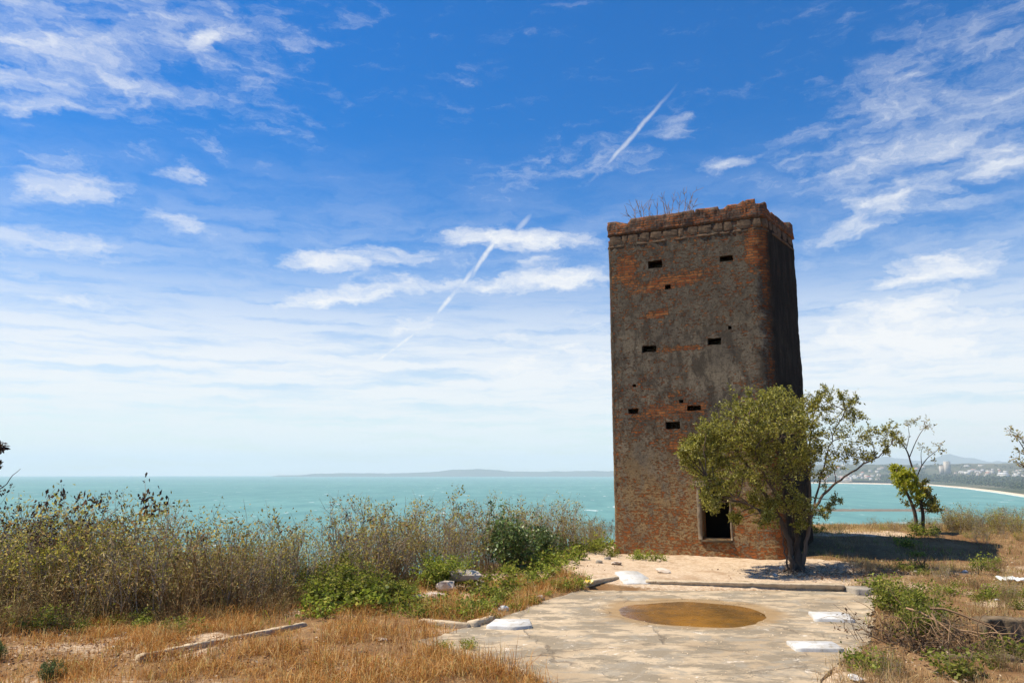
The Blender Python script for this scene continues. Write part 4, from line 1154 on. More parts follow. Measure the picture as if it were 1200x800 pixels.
# ------------------------------------------------------------------ ruined pit on the right with its tangle
def pit():
    x0, x1, y0, y1 = PIT
    def wall(name, a, b, z0, z1, th, label, seed):
        a = np.array(a); b = np.array(b); L = np.linalg.norm(b - a); c = (a + b) / 2
        return rough_block(name, (c[0], c[1], z0 + .06), L, th, z1 - z0 - .06, math.atan2(*(b - a)[::-1]), M['wall_stone'], label, 'wall', None, .05, (0, 0), seed)
    wall('ruined_wall', (x0 + 1.6, y1 + .06), (x1, y1 - .15), -.95, .13, .26, 'low ruined wall with a shadowed face along the far side of the pit', 61)
    wall('ruined_wall', (x0 + .1, y0 - .06), (x0 + .95, y0 - .10), -.95, .05, .2, 'short stub of ruined wall at the near left corner of the pit', 62)
    wall('ruined_wall', (x0 + 1.9, y0 - .12), (x1, y0 - .3), -.95, .03, .2, 'low broken wall along the near side of the pit at the right edge', 63)
    r = np.random.default_rng(41)
    st, lf = MB(), MB()
    c = np.array([5.6, 9.65, -.25])
    for k in range(420):     # tangled dead branches
        p = np.array([r.uniform(4.6, 8.0), r.uniform(8.75, 10.3), 0]); p[2] = -.75 + .95 * r.random() * math.exp(-((p[0] - 5.3) / 1.2) ** 2) + .05
        d = np.array([r.normal(), r.normal(), r.normal() * .5 + .15])
        branch(st, r, p, d, r.uniform(.25, .9), r.uniform(.004, .011), .002, 7, .34, 0, 4)
    for k in range(3):
        a = np.array([r.uniform(4.7, 5.4), r.uniform(9.2, 10), .32]); b = np.array([r.uniform(5.2, 6.2), r.uniform(8.8, 9.4), -.4])
        curve_to(st, r, a, b, .016, .008, .25)
    root = empty('brush_pile', c)
    o = st.build('dead_branch', M['pale_twig'], root); o.location = -c
    k = 1800; q = np.c_[r.uniform(4.6, 7.4, k), r.uniform(8.7, 10.4, k), r.uniform(-.85, -.2, k)]
    lf.leaves(q, rdir(r, k), r.uniform(.03, .08, k), r.uniform(.008, .016, k), r)
    o = lf.build('dead_leaf', M['dry_leaf_litter'], root); o.location = -c
    tag(root, 'tangle of dead branches and roots filling the pit beside the concrete', 'brush')
    for i, (px, py, ty) in enumerate(((1046, 748, 712), (1066, 756, 716), (1092, 758, 720), (1118, 758, 724), (1142, 760, 732), (1082, 738, 700), (1108, 740, 710))):
        q = P(px, py, G(px, py, 0)[1]); z = -.45
        plant('tangle', i % 3, (q[0], q[1], z), P(px, ty, q[1])[2] - z, i * 1.1, 'brown dead bush tangled among the branches in the pit by the concrete', 'brown dead bushes in the pit', 'dead_bush', 'bush', 1.2)
    for i, (px, py, ty, v, k, lab) in enumerate(((1052, 716, 672, 0, 'bush', 'leafy green bush over the far left corner of the pit'), (1088, 730, 690, 1, 'bush', 'green bush among dead branches in the middle of the pit'), (1072, 742, 706, 2, 'bush', 'small green bush hanging into the dark near side of the pit'), (1112, 742, 708, 0, 'mixed', 'thin olive bush right of the dead branches in the pit'), (1056, 702, 676, 1, 'mixed', 'olive twiggy bush between the grey block and the pit'), (1188, 765, 738, 2, 'weed', 'bright green weed under the ruined wall at the right edge'))):
        q = P(px, py, G(px, py, 0)[1]); 
        z = max(-.5, P(px, py, q[1])[2]) - .1
        h = P(px, ty, q[1])[2] - z
        plant(k, v, (q[0], q[1], z), h, i * 1.3, lab, None, 'pit_bush' if k != 'weed' else 'weed', 'bush' if k != 'weed' else 'weed', 1.15)
pit()
# leaf litter and roots below the tree, stump
def stump():
    p = ground_hit(1078, 668); r = np.random.default_rng(8)
    st = MB()
    for k in range(14):
        a = r.uniform(0, 6.28)
        branch(st, r, p + np.array([r.normal() * .06, r.normal() * .06, -.05]), (math.cos(a) * .5, math.sin(a) * .5, 1), r.uniform(.15, .36), .02, .005, 4, .2, 0, 5)
    o = st.build('stump', M['bark']); tag(o, 'dark splintered stump standing in grass near the tip of the tower shadow', 'stump')
stump()

# ------------------------------------------------------------------ grass and litter (nobody could count the blades)
def blades(name, mat, pts, hmin, hmax, wmin, wmax, lean, seed, clump=5, spread=.05):
    r = np.random.default_rng(seed); n = len(pts)
    c = np.repeat(pts, clump, 0); m_ = len(c)
    xy = c + r.normal(size=(m_, 2)) * spread
    hs = np.repeat(r.uniform(hmin, hmax, n), clump) * r.uniform(.5, 1.2, m_)
    hs *= np.repeat(np.clip(.9 + 1.3 * np.array([nz(p_[0] * 1.3, p_[1] * 1.3, 40) for p_ in pts]), .35, 1.7), clump)
    a = r.uniform(0, 2 * math.pi, m_); ln = np.minimum(np.abs(r.normal(size=m_)), 2.0) * lean
    dirn = np.stack([np.cos(a), np.sin(a)], 1)
    z = terr(xy[:, 0], xy[:, 1]) - .01
    b = np.c_[xy, z]
    wdt = r.uniform(wmin, wmax, m_)
    a2 = a + math.pi / 2 + r.normal(size=m_) * .6
    sd = np.stack([np.cos(a2), np.sin(a2), np.zeros(m_)], 1) * wdt[:, None]
    mid = b + np.c_[dirn * (hs * ln * .35)[:, None], hs * .6]
    tip = b + np.c_[dirn * (hs * ln)[:, None], hs * np.clip(1 - .35 * ln, .2, 1)]
    v = np.stack([b - sd, b + sd, mid + sd * .7, tip, mid - sd * .7], 1)
    mb = MB(); k = np.arange(m_)[:, None] * 5
    mb.v.append(v.reshape(-1, 3)); mb.n = m_ * 5
    mb.loops.append(np.concatenate([k + np.array([[0, 1, 2, 4]]), k + np.array([[4, 2, 3]])], 1).ravel()); mb.tot.append(np.tile([4, 3], m_))
    o = mb.build(name, mat); tag(o, kind='stuff'); return o
def scatter(n, xlo, xhi, ylo, yhi, test, seed):
    r = np.random.default_rng(seed)
    q = np.c_[r.uniform(xlo, xhi, n), r.uniform(ylo, yhi, n)]
    k = test(q, r); return q[k]
def vis(q): # roughly inside the view
    px = 600 + F_PX * q[:, 0] / q[:, 1]; return (px > -140) & (px < 1340)
TOWER_XY = np.array(CORN)
def clear(q):
    pt = (q[:, 0] > PIT[0]) & (q[:, 0] < PIT[1]) & (q[:, 1] > PIT[2]) & (q[:, 1] < PIT[3])
    return ~inside(q, SLAB_XY) & ~inside(q, TOWER_XY, .05) & ~pt
def patch_noise(q, s, off): return np.array([nz(a * s, b * s, off) + .5 * nz(a * s * 2.7, b * s * 2.7, off + 3) for a, b in q])
def t_front(q, r):
    ok = vis(q) & clear(q) & (q[:, 1] < yedge(q[:, 0]) + .8) & ~inside(q, PATH_XY)
    d = 1.1 * patch_noise(q, .8, 2) + 1.1 * patch_noise(q, 2.6, 31)
    x = q[:, 0]; thin = (x > 6.8) & (q[:, 1] > 16.6) & (q[:, 1] < 20.8)  # straw thinned in the tower's shadow so darker soil deepens it
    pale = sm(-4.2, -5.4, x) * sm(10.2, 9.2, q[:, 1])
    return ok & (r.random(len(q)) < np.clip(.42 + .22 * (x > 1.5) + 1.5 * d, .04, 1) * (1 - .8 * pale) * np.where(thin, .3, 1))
def both(a, b): return lambda q, r: a(q, r) & b(q)
left = lambda q: q[:, 0] < 1.5
right = lambda q: q[:, 0] >= 1.5
qL = scatter(42000, -9, 2.0, 6.3, 15, both(t_front, left), 1)
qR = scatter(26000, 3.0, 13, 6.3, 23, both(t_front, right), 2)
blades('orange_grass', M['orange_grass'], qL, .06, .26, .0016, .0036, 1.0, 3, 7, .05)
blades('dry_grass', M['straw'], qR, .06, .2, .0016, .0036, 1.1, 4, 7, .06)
q2 = scatter(22000, -9, 13, 6.3, 23, t_front, 5)
blades('matted_straw', M['straw'], q2, .03, .10, .002, .0045, 2.2, 6, 7, .08)
def t_green(q, r):
    ok = vis(q) & clear(q) & (q[:, 1] < yedge(q[:, 0]) + .6) & ~inside(q, PATH_XY)
    d = patch_noise(q, .9, 12)
    near_weeds = (q[:, 0] > -3.6) & (q[:, 0] < 2.4) & (q[:, 1] > 10.3)
    rt = (q[:, 0] > 4.3)
    w = np.where(near_weeds, .9, np.where(rt, .55, .14))
    return ok & (r.random(len(q)) < w * np.clip(.5 + 1.2 * d, 0, 1))
q3 = scatter(16000, -9, 13, 6.3, 23, t_green, 7)
blades('green_grass', M['green_weed'], q3, .05, .16, .003, .007, .9, 8, 4, .05)
def t_tall(q, r):
    s = q[:, 1] - yedge(q[:, 0])
    return vis(q) & clear(q) & (s > -.7) & (s < 1.4) & (q[:, 0] < 2.6) & ~inside(q, PATH_XY) & (r.random(len(q)) < np.where(q[:, 0] < -2.5, 1, .35))
q4 = scatter(9000, -10, 2.6, 9, 21, t_tall, 9)
blades('tall_dry_grass', M['stalk'], q4, .25, .62, .0025, .005, .4, 10, 7, .06)
def t_ridge(q, r):
    return vis(q) & clear(q) & (q[:, 1] > 20.3) & (q[:, 1] < yedge(q[:, 0]) + 1.0) & (r.random(len(q)) < np.clip(.45 + 1.0 * patch_noise(q, .6, 22), .05, 1))
q5 = scatter(8000, 6.8, 16, 18.3, 24.5, t_ridge, 11)
blades('ridge_grass', M['straw'], q5, .03, .12, .0025, .005, 1.4, 12, 6, .09)
def litter_field():
    r = np.random.default_rng(13); mb = MB()
    def put(n, cx, cy, sx, sy):
        q = np.c_[r.normal(cx, sx, n), r.normal(cy, sy, n)]; q = q[~inside(q, TOWER_XY, .02) & ~inside(q, SLAB_XY)]
        z = terr(q[:, 0], q[:, 1]) + r.uniform(.01, .05, len(q)); d = rdir(r, len(q), .25)
        mb.leaves(np.c_[q, z], d, r.uniform(.025, .06, len(q)), r.uniform(.006, .014, len(q)), r)
    b = ground_hit(945, 672)
    put(1500, b[0] + .5, b[1] - .2, .8, .4); put(600, b[0] + 1.6, b[1], .9, .5)
    for (px, py, n, s) in ((60, 760, 900, .9), (140, 765, 900, .9), (620, 690, 300, .5), (640, 672, 300, .5), (1120, 690, 600, 1.0), (1100, 780, 300, .6), (340, 770, 500, .8), (1150, 660, 400, 1.0)):
        g = ground_hit(px, py); put(n, g[0], g[1], s, s * .6)
    o = mb.build('leaf_litter', M['dry_leaf_litter']); tag(o, kind='stuff')
    # gravel crumbs on the concrete and the sandy path
    mb = MB(); n = 2600
    q = np.c_[r.uniform(-2, 6.5, n), r.uniform(6.5, 17, n)]
    k = (inside(q, SLAB_XY) & (r.random(n) < .55)) | inside(q, PATH_XY)
    q = q[k]; z = np.where(inside(q, SLAB_XY), .016, terr(q[:, 0], q[:, 1]) + .012)
    for a, zz in zip(q, z):
        s = r.uniform(.005, .015) * (1.6 if r.random() < .08 else 1)
        v = np.array([[1, 0, 0], [-.5, .87, 0], [-.5, -.87, 0], [0, 0, .9]]) * s * r.uniform(.6, 1.2, (4, 3)); th = r.uniform(0, 6)
        v[:, :2] = v[:, :2] @ np.array([[math.cos(th), -math.sin(th)], [math.sin(th), math.cos(th)]])
        mb.add(v + np.array([a[0], a[1], zz]), [(0, 1, 3), (1, 2, 3), (2, 0, 3)])
    o = mb.build('gravel', M['kerb_stone']); tag(o, kind='stuff')
litter_field()

# ------------------------------------------------------------------ sea, far coast
SEA = -38.0
def sea():
    mb = MB(); rr = np.concatenate([[0], np.geomspace(60, 15800, 40)]); n = 96
    v = []; 
    for a in rr:
        for k in range(n): v.append((a * math.cos(2 * math.pi * k / n), a * math.sin(2 * math.pi * k / n), SEA))
    idx = np.arange(len(rr) * n).reshape(len(rr), n)
    f = np.stack([idx[:-1], np.roll(idx, -1, 1)[:-1], np.roll(idx, -1, 1)[1:], idx[1:]], -1).reshape(-1, 4)
    mb.grid(v, f)
    m, t = newmat('sea_water')
    pos = t.geo().outputs['Position']
    n1 = t.noise(t.scale(pos, (.03, .0065, .02)), 1.0, 8, .68)
    big = t.noise(t.scale(pos, (.0006, .0016, 1)), 1.0, 5, .6)
    col = t.mix(t.ss(big, .35, .65), (.105, .24, .222), (.125, .275, .252))
    col = t.mix(t.ss(n1, .42, .62, 0, .7), col, (.072, .19, .185))
    cap = t.noise(t.scale(pos, (.05, .012, 1)), 1.0, 5, .7)
    col = t.mix(t.ss(cap, .625, .675, 0, .7), col, (.75, .78, .76))
    t.out(t.bsdf(col, .55, .12, t.bump(n1, .35, 3.0)))
    tag(mb.build('sea', m), kind='structure')
sea()
def strip(pxs, pyA, zA, pyB, zB):
    return [G(a, b, zA) for a, b in zip(pxs, pyA)], [G(a, b, zB) for a, b in zip(pxs, pyB)]
shore_px = np.array([820, 900, 960, 1000, 1040, 1090, 1130, 1165, 1200, 1260, 1340, 1440])
shore_py = np.array([566.0, 566.0, 566.0, 566.6, 567.4, 568.6, 572.2, 576.6, 582, 593, 612, 645])
def land_h(x, y):     # height of the far coast above the sea
    h = 2.5 + 88 * sm(3700, 5900, y + .25 * x) + 14 * sm(2600, 3600, y)
    return -1.5 + (h + 1.5) * sm(826, 935, 600 + F_PX * x / np.maximum(y, 1.0)) * (1 - sm(1320, 1425, 600 + F_PX * x / np.maximum(y, 1.0)))
def far_coast():
    pxs = np.arange(820, 1440, 6); py = np.interp(pxs, shore_px, shore_py)
    A = np.array([G(a, b, SEA) for a, b in zip(pxs, py)])
    u = A[:, :2] / np.linalg.norm(A[:, :2], axis=1)[:, None]
    def sheet(name, offs, hs, mat, kind):
        rows = []
        for o_, h_ in zip(offs, hs):
            q = A[:, :2] + u * (o_ if np.isscalar(o_) else np.asarray(o_)[:, None])
            z = np.array([SEA + (h_ if not callable(h_) else h_(a, b)) for a, b in q])
            rows.append(np.c_[q, z])
        V = np.array(rows); k, n = V.shape[:2]; idx = np.arange(k * n).reshape(k, n)
        f = np.stack([idx[:-1, :-1], idx[:-1, 1:], idx[1:, 1:], idx[1:, :-1]], -1).reshape(-1, 4)
        mb = MB(); mb.grid(V.reshape(-1, 3), f); tag(mb.build(name, mat, smooth=True), kind=kind)
    bw = np.interp(pxs, [820, 960, 1090, 1200, 1440], [170, 190, 150, 75, 40])
    wob = np.array([nz(a * .05, 1, 1) for a in pxs]) * 12
    m, t = newmat('surf_foam'); pos = t.geo().outputs['Position']; nn = t.noise(t.scale(pos, (.05, .05, 1)), 1, 5)
    t.out(t.bsdf(t.mix(t.ss(nn, .4, .6), (.8, .82, .8), (.45, .62, .58)), .8, .1))
    sheet('surf', [-26 + wob, 4 + wob * .3], [.15, .3], m, 'structure')
    m, t = newmat('beach_sand'); pos = t.geo().outputs['Position']; nn = t.noise(t.scale(pos, (.01, .01, 1)), 1, 5)
    t.out(t.bsdf(t.mix(nn, (.5, .39, .26), (.66, .55, .42)), .95, .1))
    sheet('beach', [0 * bw, bw * .4, bw, bw + 30], [-.4, 1.0, 2.6, 2.4], m, 'structure')
    m, t = newmat('coastal_plain'); pos = t.geo().outputs['Position']
    n1 = t.noise(t.scale(pos, (.002, .002, .004)), 1, 6, .65); n2 = t.noise(t.scale(pos, (.011, .011, .01)), 1, 5, .7)
    c_ = t.mix(t.ss(n1, .38, .6), (.05, .06, .03), (.11, .1, .06)); c_ = t.mix(t.ss(n2, .58, .7, 0, .5), c_, (.3, .26, .2))
    t.out(t.bsdf(c_, 1, .05))
    hh = lambda a, b: float(land_h(a, b)) + 12 * (nz(a * .002, b * .002, 1) + .5 * nz(a * .006, b * .006, 2)) * float(sm(3000, 5500, b)) * float(sm(826, 935, 600 + F_PX * a / b)) * (1 - float(sm(1320, 1425, 600 + F_PX * a / b)))
    offs = [bw + 18 + k for k in (0, 120, 300, 520, 800, 1100, 1500, 1900, 2300, 2700, 3100, 3500, 3900, 4400, 5000)]
    sheet('far_land', offs, [hh] * len(offs), m, 'structure')
    m2, t = newmat('far_mountain'); pos = t.geo().outputs['Position']; nn = t.noise(t.scale(pos, (.003, .003, .006)), 1, 6)
    t.out(t.bsdf(t.mix(nn, (.05, .06, .04), (.1, .095, .065)), 1, .05)); M['far_mountain'] = m2
    # mountains behind the town and the headland across the bay: ridges with depth
    def ridge(name, pxs, pys, Y, depth, rough, fade=0):
        mb = MB(); V = []; rows = 7
        for i, (a, b) in enumerate(zip(pxs, pys)):
            top = P(a, b, Y)
            for k in range(rows):
                f = k / (rows - 1) * 2 - 1
                hh_ = (top[2] - SEA) * (1 - abs(f) ** 1.3) * (1 + .12 * nz(a * .06, k * 1.3, 4))
                V.append((top[0] * (1 + f * depth / Y), Y + f * depth + 200 * nz(a * .03, k, 1), SEA - 3 + hh_))
        k = len(pxs); idx = np.arange(k * rows).reshape(k, rows)
        f = np.stack([idx[:-1, :-1], idx[:-1, 1:], idx[1:, 1:], idx[1:, :-1]], -1).reshape(-1, 4)
        mb.grid(V, f); tag(mb.build(name, m2, smooth=True), kind='structure')
    def prof(xs, ys, seed, amp, n=140):
        a = np.linspace(xs[0], xs[-1], n); return a, np.interp(a, xs, ys) + np.array([amp * (nz(v * .05, seed, 1) + .6 * nz(v * .16, seed, 3)) for v in a])
    a, b = prof([300, 325, 360, 400, 440, 480, 510, 530, 545, 560, 580, 600, 640, 700, 760, 830, 900, 930], [559.5, 557, 555.2, 553.6, 554.0, 553.6, 552.2, 550.2, 549.2, 548.8, 550, 552, 552, 551, 551.5, 553, 556.5, 560], 2, .7)
    ridge('headland_hills', a, b, 12000, 900, 1)
    a, b = prof([780, 820, 880, 930, 960, 985, 1010, 1035, 1060, 1085, 1110, 1130, 1150, 1180, 1230, 1300, 1400, 1500, 1620], [560, 555, 547, 541, 533, 539, 540, 534.5, 538, 540, 532, 535.5, 539.5, 541, 540, 536, 541, 550, 560], 5, 1.0)
    ridge('far_mountains', a, b, 13600, 1200, 1)
far_coast()
def sandbar():
    m = M['pale_rubble']; mb = MB(); r = np.random.default_rng(2)
    pxs = np.linspace(930, 1110, 80); V = []
    for a in pxs:
        c = G(a, 598.5, SEA); w = 9 + 5 * nz(a * .07, 1, 1) - 12 * float(sm(1075, 1110, a))
        for k, (o_, h_) in enumerate(((-w, -.5), (-w * .4, 1.4 + nz(a * .3, 2, 2)), (w * .4, 2.0 + nz(a * .3, 5, 2)), (w, -.5))): V.append((c[0], c[1] + o_, SEA + h_))
    idx = np.arange(80 * 4).reshape(80, 4); f = np.stack([idx[:-1, :-1], idx[:-1, 1:], idx[1:, 1:], idx[1:, :-1]], -1).reshape(-1, 4)
    m, t = newmat('jetty_rock'); pos = t.geo().outputs['Position']; nn = t.noise(t.scale(pos, (.15, .15, .3)), 1, 5)
    t.out(t.bsdf(t.mix(nn, (.11, .09, .07), (.24, .19, .14)), 1, .1))
    mb.grid(V, f); o = mb.build('jetty', m); tag(o, 'low brown rock jetty crossing the bay behind the ridge', 'jetty')
sandbar()
def town_ray(px, py):
    r = ray(px, py)
    for Y in np.arange(1300, 7000, 20):
        p = EYE + r * (Y / r[1])
        if p[2] <= SEA + land_h(p[0], p[1]): return p
    return EYE + r * (6500 / r[1])
def town():
    r = np.random.default_rng(77)
    m, t = newmat('painted_wall'); orr = t.n('ShaderNodeObjectInfo').outputs['Random']
    t.out(t.bsdf(t.ramp(orr, [(0, (.52, .48, .44)), (.3, (.45, .39, .32)), (.55, (.6, .57, .53)), (.8, (.36, .33, .3)), (1, (.5, .36, .29))]), .9, .1)); M['painted'] = m
    m, t = newmat('roof_sheet'); orr = t.n('ShaderNodeObjectInfo').outputs['Random']
    t.out(t.bsdf(t.ramp(orr, [(0, (.42, .13, .08)), (.35, (.5, .2, .13)), (.6, (.45, .42, .4)), (1, (.62, .6, .57))]), .8, .2)); M['roofs'] = m
    m, t = newmat('window_glass'); t.out(t.bsdf((.05, .06, .07), .3, .5)); M['winglass'] = m
    def house(px, py, w, h, label, grp, gable=True, name='house', cat='house', win=False):
        p = town_ray(px, py); k = p[1] / F_PX; W_, H_ = w * k, h * k; D_ = W_ * .7
        z0 = p[2] - 1
        o = empty(name, (p[0], p[1] + D_ / 2, z0), r.uniform(-.35, .35))
        mb = MB(); mb.box((-W_ / 2, -D_ / 2, -4), (W_ / 2, D_ / 2, H_ * (.68 if gable else 1))); mb.build('wall', M['painted'], o)
        mb = MB(); hb = H_ * (.68 if gable else 1)
        if gable:
            e = 1.06
            v = [(-W_ / 2 * e, -D_ / 2 * e, hb + .05), (W_ / 2 * e, -D_ / 2 * e, hb + .05), (W_ / 2 * e, D_ / 2 * e, hb + .05), (-W_ / 2 * e, D_ / 2 * e, hb + .05), (-W_ / 2 * .9, 0, H_), (W_ / 2 * .9, 0, H_)]
            mb.add(v, [(0, 1, 5, 4), (2, 3, 4, 5), (1, 2, 5), (3, 0, 4), (3, 2, 1, 0)])
        else:
            mb.box((-W_ / 2 * .9, -D_ / 2 * .9, hb + .05), (W_ / 2 * .9, D_ / 2 * .9, hb + H_ * .05))
        mb.build('roof', M['roofs'], o)
        if win:
            nfl = 10
            for fl in range(nfl):
                zc = H_ * (fl + .5) / nfl
                for s_ in range(4):
                    xc = -W_ / 2 + W_ * (s_ + .5) / 4
                    mb = MB(); mb.box((xc - W_ * .07, -D_ / 2 - .25, zc - H_ * .022), (xc + W_ * .07, -D_ / 2 + .1, zc + H_ * .022)); mb.build('window', M['winglass'], o)
        tag(o, label, cat, grp); return o
    house(1112, 556, 6, 15, 'tall pale tower block, the higher of the two rising over the shore trees', None, False, 'tower_block', 'building', True)
    house(1105.5, 556, 5, 10, 'lower pale tower block left of the highest one', None, False, 'tower_block', 'building', True)
    house(991.5, 563, 9, 4.5, 'house with a broad red roof on the shore at the left of the bay', None)
    house(1161, 563.5, 6, 3.5, 'house with an orange-red roof among the shore trees', None)
    house(1178, 559, 10, 5.5, 'large house with a reddish roof behind the shore trees at the right', None)
    house(1134, 547, 5, 2.5, 'reddish roofed house alone on the far hillside', None)
    HG = 'small houses of the far town'
    lab = 'small pale house of the hazy town across the bay'
    for i in range(95):
        z = r.random()
        if z < .35: px, py = r.uniform(950, 1045), r.uniform(557.5, 562.5)
        elif z < .75: px, py = r.uniform(1120, 1215), r.uniform(551, 559)
        else: px, py = r.uniform(960, 1215), r.uniform(546, 556)
        house(px, py, r.uniform(2.0, 5.5), r.uniform(1.6, 3.6), lab, HG, r.random() < .7)
    # belt of trees along the shore: far-off wood that reads as one mass
    mb = MB()
    for i in range(1500):
        px = r.uniform(1034, 1290)
        shore = np.interp(px, shore_px, shore_py)
        lo = min(shore - np.interp(px, [1034, 1100, 1200], [3.0, 4.5, 8]), 577)
        hi = np.interp(px, [1034, 1060, 1120, 1200], [561, 559, 560.5, 562])
        py = r.uniform(min(hi, lo - .5), lo)
        p = town_ray(px, py); k = p[1] / F_PX
        sz = r.uniform(1.2, 2.6) * k
        n = 16; c = p + np.array([0, 0, sz * .9]) + r.normal(size=(n, 3)) * np.array([sz * .7, sz * .7, sz * .5])
        mb.leaves(c, rdir(r, n), sz * .9, sz * .4, r)
    o = mb.build('shore_woods', M['far_leaf']); tag(o, kind='stuff')
    mb = MB()
    for i in range(700):
        px, py = r.uniform(940, 1290), r.uniform(545, 562)
        p = town_ray(px, py); k = p[1] / F_PX; sz = r.uniform(.6, 1.5) * k
        n = 12; c = p + np.array([0, 0, sz * .7]) + r.normal(size=(n, 3)) * np.array([sz, sz, sz * .4])
        mb.leaves(c, rdir(r, n), sz * .9, sz * .4, r)
    o = mb.build('town_trees', M['far_leaf']); tag(o, kind='stuff')
town()

# ------------------------------------------------------------------ haze
def haze():
    mb = MB(); S = 16200
    mb.box((-S, -2500, SEA - 12), (S, S, 345))
    m = bpy.data.materials.new('sea_haze'); m.use_nodes = True; m.node_tree.nodes.clear(); t = NT(m.node_tree)
    v = t.n('ShaderNodeVolumePrincipled'); v.inputs['Color'].default_value = (.84, .93, 1, 1); v.inputs['Density'].default_value = HAZE
    t.out(None, v.outputs[0])
    o = mb.build('haze', m); tag(o, kind='stuff')
HAZE = 9e-5
haze()

# ------------------------------------------------------------------ sky, sun
SUN_EL, SUN_BEHIND = R(61.5), R(4)
sun_dir = np.array([-math.cos(SUN_EL) * math.cos(SUN_BEHIND), math.cos(SUN_EL) * math.sin(SUN_BEHIND), math.sin(SUN_EL)])
sd = bpy.data.lights.new('sun', 'SUN'); sd.energy = 4.9; sd.angle = R(.53); sd.color = (1, .91, .74)
so = bpy.data.objects.new('sun', sd); COL.objects.link(so)
so.rotation_euler = Vector(-sun_dir).to_track_quat('-Z', 'Y').to_euler()

def world():
    w = bpy.data.worlds.new('World'); scene.world = w; w.use_nodes = True
    t = NT(w.node_tree); w.node_tree.nodes.clear()
    sk = t.n('ShaderNodeTexSky', _sky_type='NISHITA'); sk.sun_disc = False
    sk.sun_elevation = SUN_EL
    sk.sun_rotation = math.atan2(sun_dir[0], sun_dir[1])
    sk.altitude = 40; sk.air_density = 1.0; sk.dust_density = .6; sk.ozone_density = 2.2
    dirv = t.n('ShaderNodeTexCoord').outputs['Generated']
    sep = t.n('ShaderNodeSeparateXYZ', i0=t.vm('NORMALIZE', dirv))
    u = t.math('ARCTAN2', sep.outputs[0], sep.outputs[1]); v = t.math('ARCSINE', sep.outputs[2])
    uv = t.n('ShaderNodeCombineXYZ', i0=u, i1=v, i2=0.0).outputs[0]
    sky = t.n('ShaderNodeHueSaturation', Color=sk.outputs[0], Hue=.508, Saturation=1.62, Value=1.07).outputs[0]
    # wind-torn clouds: every patch is an ellipse of the sky, torn by two noises
    wA = t.vm('MULTIPLY', t.vm('SUBTRACT', t.noise(t.scale(uv, (1, 1.8, 1)), 7.0, 5, .65, 0, True), (.5, .5, .5)), (.17, .05, 0))
    wB = t.vm('MULTIPLY', t.vm('SUBTRACT', t.noise(t.scale(uv, (1, 2.6, 1)), 26.0, 5, .65, 0, True), (.5, .5, .5)), (.04, .016, 0))
    q = t.vm('ADD', uv, t.vm('ADD', wA, wB))
    fine = t.noise(t.n('ShaderNodeMapping', Vector=q, Rotation=(0, 0, R(-10)), Scale=(1, 4.5, 1)).outputs[0], 9.0, 9, .62, .0)
    puff = t.noise(t.scale(q, (1, 2.0, 1)), 26.0, 8, .66, .0)
    tex = t.math('ADD', t.math('MULTIPLY', fine, .65), t.math('MULTIPLY', puff, .4))
    tot = None
    def uvp(px, py):
        r = ray(px, py); r = r / np.linalg.norm(r); return math.atan2(r[0], r[1]), math.asin(r[2])
    def patch(px, py, rx, ry, ang, s, q=q):
        a, b = uvp(px, py)
        k = 1.0 / F_PX * (math.cos(a) ** 2 * .6 + .4)
        mp = t.n('ShaderNodeMapping', _vector_type='TEXTURE', Vector=q, Location=(a, b, 0), Rotation=(0, 0, R(ang)), Scale=(rx * k * 1.5, ry * k * 1.75, 1)).outputs[0]
        return t.ss(t.vm('LENGTH', mp), 1.15, .1, 0, s)
    for a in PATCHES:
        x = patch(*a); tot = x if tot is None else t.math('MAXIMUM', tot, x)
    trail = None
    wC = t.vm('ADD', uv, t.vm('MULTIPLY', t.vm('SUBTRACT', t.noise(uv, 14.0, 5, .6, 0, True), (.5, .5, .5)), (.014, .010, 0)))
    for a in TRAILS:
        x = patch(*a, wC); trail = x if trail is None else t.math('MAXIMUM', trail, x)
    trail = t.math('MULTIPLY', t.math('POWER', trail, 1.4), t.ss(t.noise(uv, 22.0, 5, .6), .35, .6, .5, 1.0))
    ahead = t.ss(t.math('ABSOLUTE', u), 1.0, .66)
    # veil of thin stratus low over the sea
    stra = t.noise(t.n('ShaderNodeMapping', Vector=t.vm('ADD', uv, wB), Rotation=(0, 0, R(-2)), Scale=(1, 12, 1)).outputs[0], 5.5, 8, .6, .0)
    veil = t.math('MULTIPLY', t.ss(v, .32, .12), ahead)
    veil = t.math('MULTIPLY', veil, t.ss(stra, .3, .58, .5, 1.0))
    veil = t.math('MAXIMUM', veil, t.math('MULTIPLY', t.math('MULTIPLY', t.ss(v, .46, .16), ahead), t.ss(fine, .3, .7, .1, .5)))
    dens = t.ss(t.math('ADD', tot, t.math('MULTIPLY', t.math('SUBTRACT', tex, .525), 2.0)), .06, 1.15)
    dens = t.math('MAXIMUM', dens, t.math('MULTIPLY', trail, 1.0))
    dens = t.math('MAXIMUM', dens, t.math('MULTIPLY', veil, .92))
    dens = t.math('MINIMUM', dens, .97)
    cc = t.mix(t.ss(v, .0, .14), (9.0 * CLOUD, 9.5 * CLOUD, 9.6 * CLOUD), (10 * CLOUD, 10 * CLOUD, 10 * CLOUD))
    col = t.mix(dens, sky, cc)
    bg = t.n('ShaderNodeBackground', Color=col, Strength=SKY)
    o = t.n('ShaderNodeOutputWorld'); w.node_tree.links.new(bg.outputs[0], o.inputs[0])
CLOUD = .69; SKY = .1
TRAILS = [(738, 163, 56, 2.3, 42, .7), (462, 408, 64, 3.2, 37, 1.0), (530, 346, 45, 3.2, 51, .95), (570, 298, 34, 3.0, 55, .9), (612, 263, 16, 3.0, 48, .6), (700, 352, 40, 3, 30, .3)]
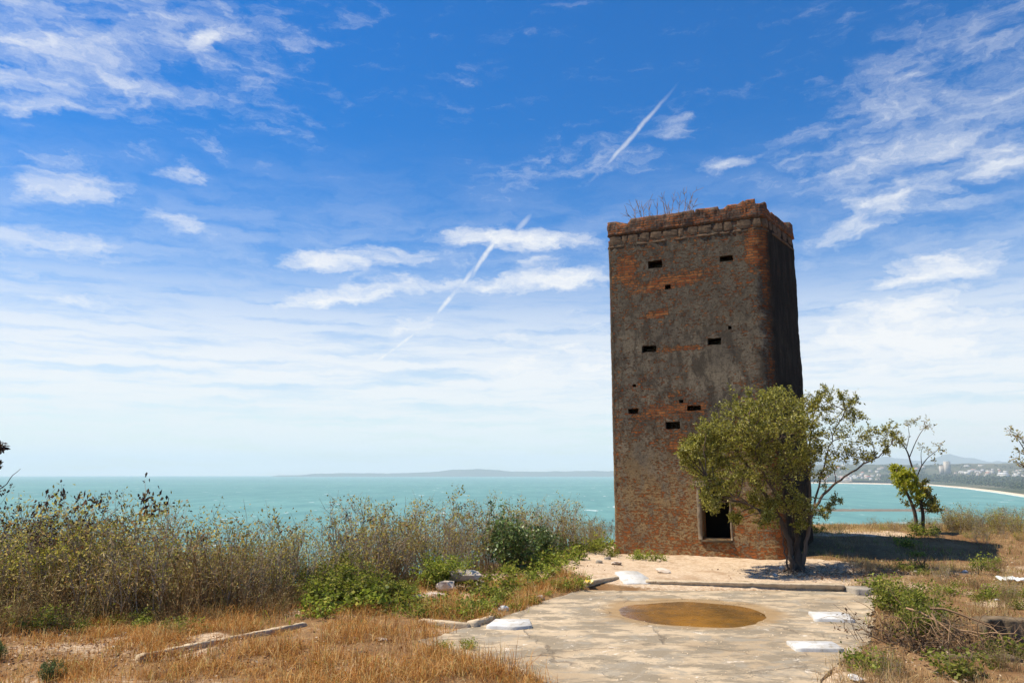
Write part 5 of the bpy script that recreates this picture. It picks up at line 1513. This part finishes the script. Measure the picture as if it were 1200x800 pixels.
PATCHES = [(1060, 405, 170, 62, 3, .95), (650, 430, 120, 45, 5, .9), (120, 40, 240, 90, -8, .36), (60, 330, 160, 70, 0, .42), (1090, 140, 190, 90, 14, .4), (500, 330, 260, 60, 6, .36), (660, 200, 120, 20, 8, .3), (55, 60, 130, 60, -6, .52), (190, 25, 190, 60, 0, 0.28), (243, 48, 34, 22, 20, 0.63), (300, 40, 110, 16, 5, 0.30), (270, 93, 75, 11, -4, 0.41), (50, 126, 70, 13, 8, 0.52), (410, 25, 40, 8, 30, 0.22), (385, 55, 20, 7, 15, 0.26),
           (75, 212, 62, 24, -3, 0.67), (205, 202, 34, 9, 12, 0.52), (205, 259, 48, 14, -12, 0.55), (60, 285, 120, 24, -10, 0.55), (20, 310, 140, 50, 0, 0.44), (80, 350, 150, 14, 4, 0.63), (220, 345, 70, 8, -2, 0.37),
           (405, 303, 92, 12, 3, 0.82), (460, 292, 45, 6, -2, 0.59), (390, 346, 130, 16, 10, 0.82), (500, 330, 90, 12, 2, 0.67), (630, 328, 120, 14, 2, 0.82), (600, 283, 100, 11, -3, 0.82), (635, 308, 50, 9, 3, 0.52), (487, 380, 46, 17, 12, 0.67), (300, 335, 60, 12, 0, 0.26),
           (620, 415, 100, 40, 8, 0.82), (680, 400, 80, 50, 10, 0.63), (350, 420, 130, 42, 3, 0.59), (180, 440, 200, 50, 0, 0.44), (650, 470, 160, 40, 0, 0.63), (690, 360, 40, 7, 25, 0.30),
           (788, 150, 34, 13, 0, 0.48), (655, 207, 90, 10, 6, 0.30), (760, 183, 40, 8, 10, 0.26), (855, 188, 48, 9, 2, 0.55), (700, 195, 30, 6, 25, 0.37),
                      (1070, 175, 150, 26, 12, 0.53), (1175, 180, 60, 26, 8, 0.63), (1090, 100, 150, 30, 20, 0.24), (1180, 60, 60, 30, 30, 0.22), (1030, 252, 110, 22, 14, 0.63), (1120, 235, 70, 16, 10, 0.37), (1090, 320, 110, 20, 6, 0.82), (1000, 330, 60, 30, 20, 0.30), (1180, 345, 60, 14, 0, 0.59),
           (1060, 400, 190, 50, 3, 0.82), (1150, 440, 170, 40, 0, 0.67), (960, 430, 60, 50, 0, 0.67), (1000, 480, 160, 25, 0, 0.44), (1180, 290, 60, 10, 0, 0.37)]
world()

vs = scene.view_settings
vs.view_transform = 'Standard'; vs.look = 'None'; vs.gamma = 1.0; vs.exposure = 0.5; vs.use_curve_mapping = False
scene.cycles.max_bounces = 8; scene.cycles.transparent_max_bounces = 8; scene.cycles.volume_bounces = 1
scene.cycles.use_denoising = True
